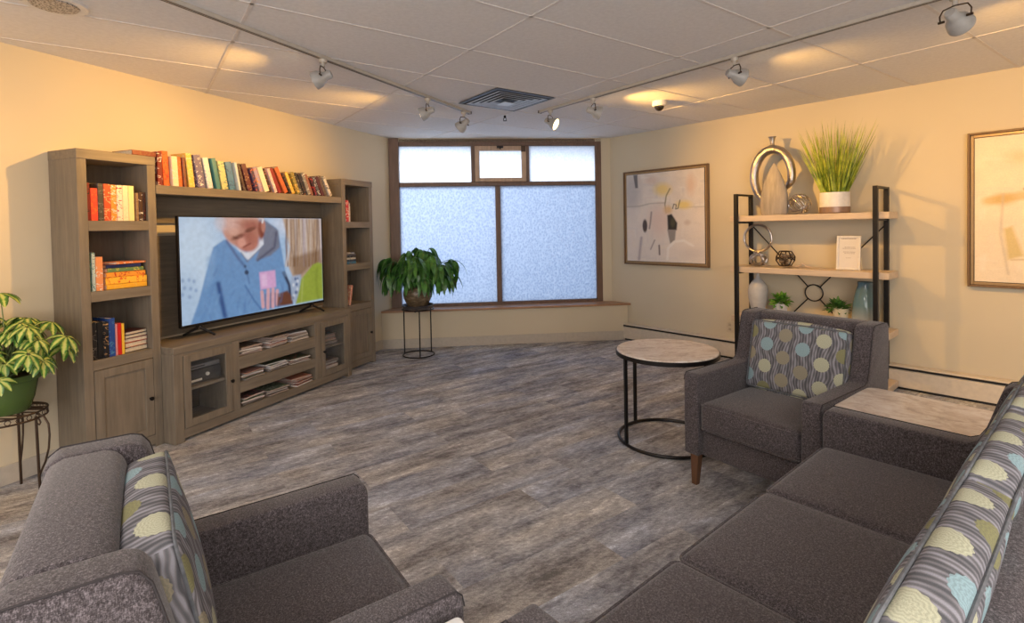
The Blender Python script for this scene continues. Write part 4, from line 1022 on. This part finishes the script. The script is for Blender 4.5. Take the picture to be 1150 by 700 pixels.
for k in range(9):
    n_ = V((random.uniform(-1, 1), random.uniform(-1, 1), random.uniform(-1, 1))).normalized(); a = n_.orthogonal().normalized(); b = n_.cross(a)
    mb.tube([(a * math.cos(2 * PI * i / 28) + b * math.sin(2 * PI * i / 28)) * .088 for i in range(28)], .0045, 6, closed=True)
mb.build('wires', SILVER, t)

def blade(mb, base, tip, w_, sag, n=5):
    base, tip = V(base), V(tip); d = tip - base; side = d.cross(V((0, 0, 1)))
    if side.length < 1e-4: side = V((1, 0, 0))
    side = Matrix.Rotation(random.uniform(0, PI), 3, d.normalized()) @ side.normalized()
    L_, R_ = [], []
    for i in range(n + 1):
        f = i / n; p = base + d * f + V((0, 0, -1)) * sag * f * f; ww = w_ * (1 - f) ** .6
        L_.append(mb.v(p + side * ww)); R_.append(mb.v(p - side * ww))
    for i in range(n): mb.face([L_[i], R_[i], R_[i + 1], L_[i + 1]])
def leaf_mat(name, a, b, sss=0.0):
    m = NT(name); co = m.coord(); nz = m.noise(co, 14, 3, .6)
    m.base(m.ramp(nz.outputs[0], [(.35, a), (.65, b)])); m.set(.42, 0, .4); return m.m
GRASS = leaf_mat('bright_grass', (.13, .22, .015), (.58, .64, .08))
t = thing('potted_grass', 'tall bright green ornamental grass in a white and copper pot on the top shelf', 'plant', M=D(2.565, .20, Z1))
MB().lathe([(0, 0), (.108, 0), (.116, .008), (.117, .055)], 32).build('pot_base', plain('copper_glaze', (.30, .20, .15), .35, .3), t)
MB().lathe([(.117, .0555), (.113, .18), (.107, .18), (.108, .07), (0, .066)], 32).build('pot', WHITE, t)
MB().lathe([(0, .155), (.106, .155), (.106, .10), (0, .10)], 24).build('soil', plain('dark_soil', (.05, .035, .025), .9), t)
mb = MB()
for k in range(300):
    a = random.uniform(0, 2 * PI); r0 = .09 * math.sqrt(random.random()); ln = random.uniform(.30, .68) * (1 - .12 * math.cos(a) * 0); out = random.uniform(.0, .17) * (ln / .5) + r0 * .5
    b_ = (r0 * math.cos(a), r0 * math.sin(a), .150); a2 = a + random.uniform(-.4, .4)
    tipy = (r0 + out) * math.sin(a2)
    blade(mb, b_, ((r0 + out) * math.cos(a2), min(tipy, .165), .150 + ln), random.uniform(.0040, .0072), random.uniform(0, .07))
mb.build('grass_blades', GRASS, t, smooth=False, keep=True)
# --- second shelf
Z2 = .9855
t = thing('ring_sculpture', 'silver ring sculpture on a knotted base at the left of the second shelf', 'sculpture', M=D(1.915, .22, Z2))
MB().tube([(.128 * math.cos(2 * PI * k / 40), 0, .268 + .128 * math.sin(2 * PI * k / 40)) for k in range(40)], .0115, 8, closed=True).build('ring', SILVER, t)
mb = MB()
for k in range(7):
    n_ = V((random.uniform(-1, 1), random.uniform(-1, 1), random.uniform(-.6, .6))).normalized(); a = n_.orthogonal().normalized(); b = n_.cross(a)
    mb.tube([V((0, 0, .066)) + V(((a * math.cos(2 * PI * i / 20) + b * math.sin(2 * PI * i / 20)).x * 1.35, (a * math.cos(2 * PI * i / 20) + b * math.sin(2 * PI * i / 20)).y, (a * math.cos(2 * PI * i / 20) + b * math.sin(2 * PI * i / 20)).z)) * .058 for i in range(20)], .0075, 6, closed=True)
mb.build('knot_base', SILVER, t)
MB().cyl((0, 0, .10), (0, 0, .134), .011).build('stem', SILVER, t)
t = thing('openwork_polyhedron', 'dark and silver openwork polyhedron ornament on the second shelf', 'ornament', M=D(2.165, .22, Z2 + .083))
bmx = bmesh.new(); bmesh.ops.create_icosphere(bmx, subdivisions=1, radius=.085)
fc = [(f.calc_center_median(), ) for f in bmx.faces]; bmx.faces.ensure_lookup_table()
mb = MB()
for e in bmx.edges:
    if len(e.link_faces) == 2:
        p0, p1 = [f.calc_center_median().normalized() * .082 for f in e.link_faces]; mb.cyl(p0, p1, .0055, n=6)
mb.build('struts', BRONZE, t)
mb = MB()
for i, v_ in enumerate(bmx.verts):
    if i % 2 == 0: mb.lathe([(0, -.024), (.020, -.012), (.026, 0), (.020, .012), (0, .024)], 10, c=tuple(v_.co * .62))
mb.build('mirror_studs', SILVER, t); bmx.free()
t = thing('driftwood_piece', 'small pale carved twig ornament lying right of the polyhedron', 'ornament', M=D(2.30, .22, Z2))
mb = MB().tube([(-.06, 0, .012), (-.02, .01, .018), (.01, -.005, .040), (.035, 0, .022), (.07, .01, .010)], [.006, .009, .010, .008, .005], 8).tube([(.0, 0, .03), (-.02, .012, .012), (-.045, .02, .008)], [.008, .006, .004], 8)
mb.build('twig', LIGHTB, t)
t = thing('framed_sign', 'white framed notice with small grey lines of text on the second shelf', 'sign', M=D(2.665, .20, Z2) @ Matrix.Rotation(math.radians(-6), 4, 'X'))
MB().frame(-.090, .090, 0, .290, .016, -.012, .006).build('frame', WHITE, t, bevel=.002)
MB().box(-.075, .075, -.004, .004, .015, .275).build('paper', plain('notice_paper', (.72, .69, .66), .7, var=.02), t)
mb = MB()
for z, x0, x1, h_ in ((.262, -.055, .055, .007), (.190, -.030, .050, .005), (.180, -.045, .052, .004), (.150, -.040, .050, .005), (.138, -.030, .048, .004), (.100, -.02, .02, .003)):
    x = x0
    while x < x1:
        ww = random.uniform(.006, .014); mb.box(x, min(x + ww, x1), -.0046, -.0038, z, z + h_); x += ww + .003
mb.build('text_lines', plain('ink_grey', (.34, .30, .29), .8), t, smooth=False)
# --- third shelf
Z3 = .5055
t = thing('bottle_vase', 'pale grey round bottle vase with a thin neck on the third shelf', 'vase', M=D(1.90, .19, Z3))
MB().lathe([(0, 0), (.04, 0), (.062, .06), (.084, .16), (.090, .23), (.080, .29), (.050, .335), (.022, .36), (.013, .39), (.012, .43), (.018, .455), (.012, .455), (0, .44)], 28).build('vase_body', plain('pale_grey_glaze', (.52, .52, .52), .4), t)
GREEN = leaf_mat('fresh_green', (.07, .22, .02), (.22, .46, .06))
def leafy(t, M, r, n, w_, mat, name='foliage', zmin=0.0):
    mb = MB(M)
    for k in range(n):
        a = random.uniform(0, 2 * PI); e = random.uniform(.1, 1.4); d = V((math.cos(a) * math.cos(e), math.sin(a) * math.cos(e), math.sin(e))); rr = random.uniform(.4, 1) * r
        p = d * rr; leaf(mb, p * .6, d + V((0, 0, random.uniform(-.6, .2))), r * random.uniform(.35, .6), w_)
    mb.build(name, mat, t, smooth=False, keep=True)
def leaf(mb, p, d, ln, w_, droop=.25, n=6, roll=None, mid=.25, side=None):
    """pointed leaf with a folded midrib, bending downwards"""
    d = V(d).normalized(); s = side.copy() if side is not None else d.cross(V((0, 0, 1)))
    if s.length < 1e-3: s = V((1, 0, 0))
    s.normalize(); 
    if roll is None: roll = random.uniform(-.6, .6)
    s = Matrix.Rotation(roll, 3, d) @ s; q = V(p); C_, A, B = [], [], []
    nrm = s.cross(d)
    if nrm.z < 0: nrm = -nrm
    dd = d.copy()
    for i in range(n + 1):
        f = i / n; ww = w_ * (math.sin(PI * min(1, f * .93 + .05)) ** .8) * (1 if f < .999 else 0)
        C_.append(q.copy()); A.append(q + s * ww + nrm * ww * mid); B.append(q - s * ww + nrm * ww * mid)
        dd = (dd + V((0, 0, -1)) * droop / n * 1.6).normalized(); q = q + dd * ln / n
    c = [mb.v(x) for x in C_]; a = [mb.v(x) for x in A[:-1]] ; b = [mb.v(x) for x in B[:-1]]
    for i in range(n):
        if i < n - 1: mb.face([c[i], c[i + 1], a[i + 1], a[i]]); mb.face([c[i], b[i], b[i + 1], c[i + 1]])
        else: mb.face([c[i], c[i + 1], a[i]]); mb.face([c[i], b[i], c[i + 1]])
t = thing('small_potted_plant', 'small bright green plant in a low pot beside the pale bottle vase', 'plant', M=D(2.11, .20, Z3))
MB().lathe([(0, 0), (.05, 0), (.065, .14), (.059, .14), (.05, .10), (0, .10)], 24).build('pot', WHITE, t)
leafy(t, TR(0, 0, .13), .12, 130, .014, GREEN)
t = thing('small_potted_plant', 'small dark green plant with a cream pot beside the blue glass vase', 'plant', M=D(2.585, .20, Z3))
MB().lathe([(0, 0), (.045, 0), (.062, .15), (.056, .15), (.05, .10), (0, .10)], 24, c=(.03, -.03, 0)).build('pot', plain('cream_glaze', (.66, .60, .44), .4), t)
leafy(t, TR(0, 0, .12), .115, 130, .013, leaf_mat('deep_green', (.03, .10, .02), (.10, .24, .05)))
t = thing('glass_vase', 'clear to blue glass vase behind the right front post on the third shelf', 'vase', M=D(2.79, .20, Z3))
m_ = NT('blue_glass'); sz_ = m_.n('SeparateXYZ', {0: m_.coord()}).outputs[2]
m_.base(m_.ramp(m_.math('DIVIDE', sz_, .385), [(.12, (.55, .58, .58)), (.5, (.16, .30, .36)), (1.0, (.12, .22, .28))])); m_.set(.08, 0, .6); m_.b.inputs['Transmission Weight'].default_value = .35
MB().lathe([(0, 0), (.080, 0), (.092, .015), (.098, .10), (.088, .22), (.068, .31), (.055, .355), (.058, .385), (.052, .385), (.046, .35), (0, .33)], 28).build('vase_body', m_.m, t)

# ------------------------------------------------------------------ plants on stands
# window plant
t = thing('plant_stand', 'round black wire plant stand with three legs in front of the window sill', 'plant stand', (-1.06, 5.80, 0))
def circ(r, z, n=48, c=(0, 0)): return [(c[0] + r * math.cos(2 * PI * k / n), c[1] + r * math.sin(2 * PI * k / n), z) for k in range(n)]
MB().tube(circ(.172, .008), .007, 8, closed=True).build('base_ring', BLACK, t)
mb = MB().tube(circ(.172, .515), .007, 8, closed=True); mb.box(-.17, .17, -.006, .006, .500, .508).box(-.006, .006, -.17, .17, .500, .508); mb.build('top_ring', BLACK, t)
for a in (165, 285, 45):
    x, y = .172 * math.cos(math.radians(a)), .172 * math.sin(math.radians(a)); MB().cyl((x, y, .008), (x, y, .515), .007, n=8).build('leg', BLACK, t)
t = thing('drooping_houseplant', 'drooping dark green houseplant in a bronze glazed pot before the window', 'plant', (-1.06, 5.80, .515))
MB().lathe([(0, .008), (.15, .008), (.168, .014), (.178, .050), (.170, .050), (.160, .020), (0, .020)], 36).build('saucer', plain('dark_saucer', (.05, .045, .045), .3), t)
m_ = NT('bronze_glaze'); n_ = m_.noise(m_.mapping(m_.coord(), scale=(1, 1, 3)), 14, 4, .7); m_.base(m_.ramp(n_.outputs[0], [(.3, (.045, .035, .025)), (.5, (.16, .11, .06)), (.7, (.34, .27, .18))])); m_.set(.3)
MB().lathe([(0, .021), (.095, .021), (.118, .05), (.150, .12), (.158, .17), (.150, .215), (.138, .235), (.148, .25), (.142, .255), (.130, .235), (0, .22)], 36).build('pot', m_.m, t)
MB().lathe([(0, .226), (.128, .226), (.128, .20), (0, .20)], 24).build('soil', plain('dark_soil', (.05, .035, .025), .9), t)
random.seed(21)
DK = leaf_mat('glossy_dark_green', (.020, .075, .018), (.085, .25, .045)); DK.node_tree.nodes['Principled BSDF'].inputs['Roughness'].default_value = .28
fol, stm = MB(), MB()
for k in range(84):
    a = random.uniform(0, 2 * PI); out = random.uniform(.08, .36); hgt = random.uniform(.16, .46) * (1.15 - out)
    if abs(math.sin(a)) > .6: out *= .65
    p0 = V((.04 * math.cos(a), .04 * math.sin(a), .22)); p3 = V((out * math.cos(a) * 1.15, out * math.sin(a), .22 + hgt)); pm = p0 * .4 + p3 * .6 + V((0, 0, .09))
    stm.tube([p0, pm, p3], [.005, .004, .003], 5)
    nl = random.choice((3, 4, 5))
    for j in range(nl):
        aa = a + (j - (nl - 1) / 2) * .75 + random.uniform(-.2, .2); e = random.uniform(-.9, .35)
        leaf(fol, p3, (math.cos(aa) * math.cos(e), math.sin(aa) * math.cos(e), math.sin(e)), random.uniform(.17, .29), random.uniform(.022, .036), droop=random.uniform(1.0, 2.6), n=7)
fol.build('foliage', DK, t, smooth=False, keep=True); stm.build('stems', plain('green_stem', (.06, .12, .03), .5), t)

# left plant
sp_ = ML @ V((-.78, -.215, 0))
t = thing('plant_stand', 'curly wrought iron plant stand holding the green pot at the left edge', 'plant stand', (sp_.x, sp_.y, 0))
mb = MB().tube(circ(.165, .462), .005, 8, closed=True).tube(circ(.165, .430), .005, 8, closed=True)
for k in range(24):
    a = 2 * PI * k / 24; c = V((.165 * math.cos(a), .165 * math.sin(a), .446)); tg = V((-math.sin(a), math.cos(a), 0))
    mb.tube([c + tg * (.012 * math.cos(b)) + V((0, 0, .012 * math.sin(b))) for b in [2 * PI * q / 8 for q in range(8)]], .002, 5, closed=True)
for k in range(7): 
    y = -.14 + .28 * k / 6; x = math.sqrt(.163 ** 2 - y * y); mb.box(-x, x, y - .003, y + .003, .458, .464)
mb.build('top_grille', BRONZE, t)
for a in (118, 238, -2):
    c_, s_ = math.cos(math.radians(a)), math.sin(math.radians(a))
    def q(r, z): return (r * c_, r * s_, z)
    mb = MB().tube([q(.160, .44), q(.163, .30), q(.166, .12), q(.170, .005)], .0065, 8)
    mb.tube([q(.165, .455), q(.205, .44), q(.228, .40), q(.232, .34), q(.225, .27), q(.205, .20), q(.180, .15), q(.168, .12)], .005, 8)
    mb.tube([q(.165, .43), q(.178, .425), q(.186, .408), q(.178, .395), q(.168, .402)], .004, 6)
    mb.build('leg', BRONZE, t)
t = thing('variegated_houseplant', 'bushy yellow green variegated umbrella plant in a green pot, left edge', 'plant', (sp_.x, sp_.y, .4645))
m_ = NT('green_glaze'); m_.base((.075, .13, .030)); m_.set(.25)
MB().lathe([(0, 0), (.088, 0), (.098, .008), (.118, .075), (.134, .165), (.146, .170), (.146, .200), (.138, .200), (.128, .175), (0, .175)], 40).build('pot', m_.m, t)
MB().lathe([(0, .180), (.128, .180), (.125, .16), (0, .16)], 24).build('soil', plain('dark_soil', (.05, .035, .025), .9), t)
m_ = NT('variegated_leaf'); uv = m_.coord('UV'); sx_ = m_.n('SeparateXYZ', {0: uv}); nz = m_.noise(m_.coord(), 26, 3, .6)
ed = m_.math('ADD', m_.math('ABSOLUTE', sx_.outputs[0]), m_.math('MULTIPLY', m_.math('SUBTRACT', nz.outputs[0], .5), 1.6))
m_.base(m_.ramp(ed, [(.12, (.50, .54, .16)), (.38, (.34, .46, .09)), (.54, (.08, .22, .03)), (.9, (.035, .12, .02))])); m_.set(.38)
VAR = m_.m
random.seed(5)
fol, stm = MB(), MB(); uvl = fol.bm.loops.layers.uv.verify()
cl = []
for k in range(54):
    a = random.uniform(0, 2 * PI); e = random.uniform(-.35, 1.25); rr = random.uniform(.16, .33)
    c = V((math.cos(a) * math.cos(e) * rr, math.sin(a) * math.cos(e) * rr, .30 + math.sin(e) * rr * .72))
    lw = (ML.to_3x3().inverted() @ c)
    if -lw.y - .215 + 0 > 9: continue
    wl = lw.y  # keep clear of the wall behind
    if wl > .12: c -= (ML.to_3x3() @ V((0, 1, 0))) * (wl - .12)
    wx = lw.x
    if wx > .20: c -= (ML.to_3x3() @ V((1, 0, 0))) * (wx - .20) * (1.0 if lw.y > -.12 else 0.0)
    cl.append(c)
cl.append(V((.02, -.03, .64)))
for c in cl:
    base = V((random.uniform(-.03, .03), random.uniform(-.03, .03), .18))
    stm.tube([base, base * .4 + c * .6 + V((0, 0, .03)), c], [.004, .003, .0022], 5)
    n0 = (c - V((0, 0, .22))).normalized(); n0 = (n0 + V((0, 0, .8))).normalized(); u = n0.orthogonal().normalized(); v = n0.cross(u); nl = random.choice((7, 8, 8)); a0 = random.random() * 6
    ln = random.uniform(.070, .105)
    for j in range(nl):
        a = a0 + 2 * PI * j / nl; d = u * math.cos(a) + v * math.sin(a) - n0 * random.uniform(.0, .35); dd = d.normalized()
        nf = len(fol.bm.faces); side = dd.cross(n0)
        st_ = fol.bm.verts.__len__()
        leaf(fol, c + dd * .008, dd, ln, ln * .20, droop=.7, n=6, roll=0, mid=.18, side=side)
        fol.bm.faces.ensure_lookup_table(); 
        for f in fol.bm.faces[nf:]:
            # centre verts come first (7), then the two edges
            fol.bm.verts.index_update()
            for lp in f.loops: lp[uvl].uv = (0 if lp.vert.index - st_ < 7 else 1, 0)
fol.build('foliage', VAR, t, smooth=False, keep=True); stm.build('stems', plain('green_stem_pale', (.14, .20, .06), .5), t)
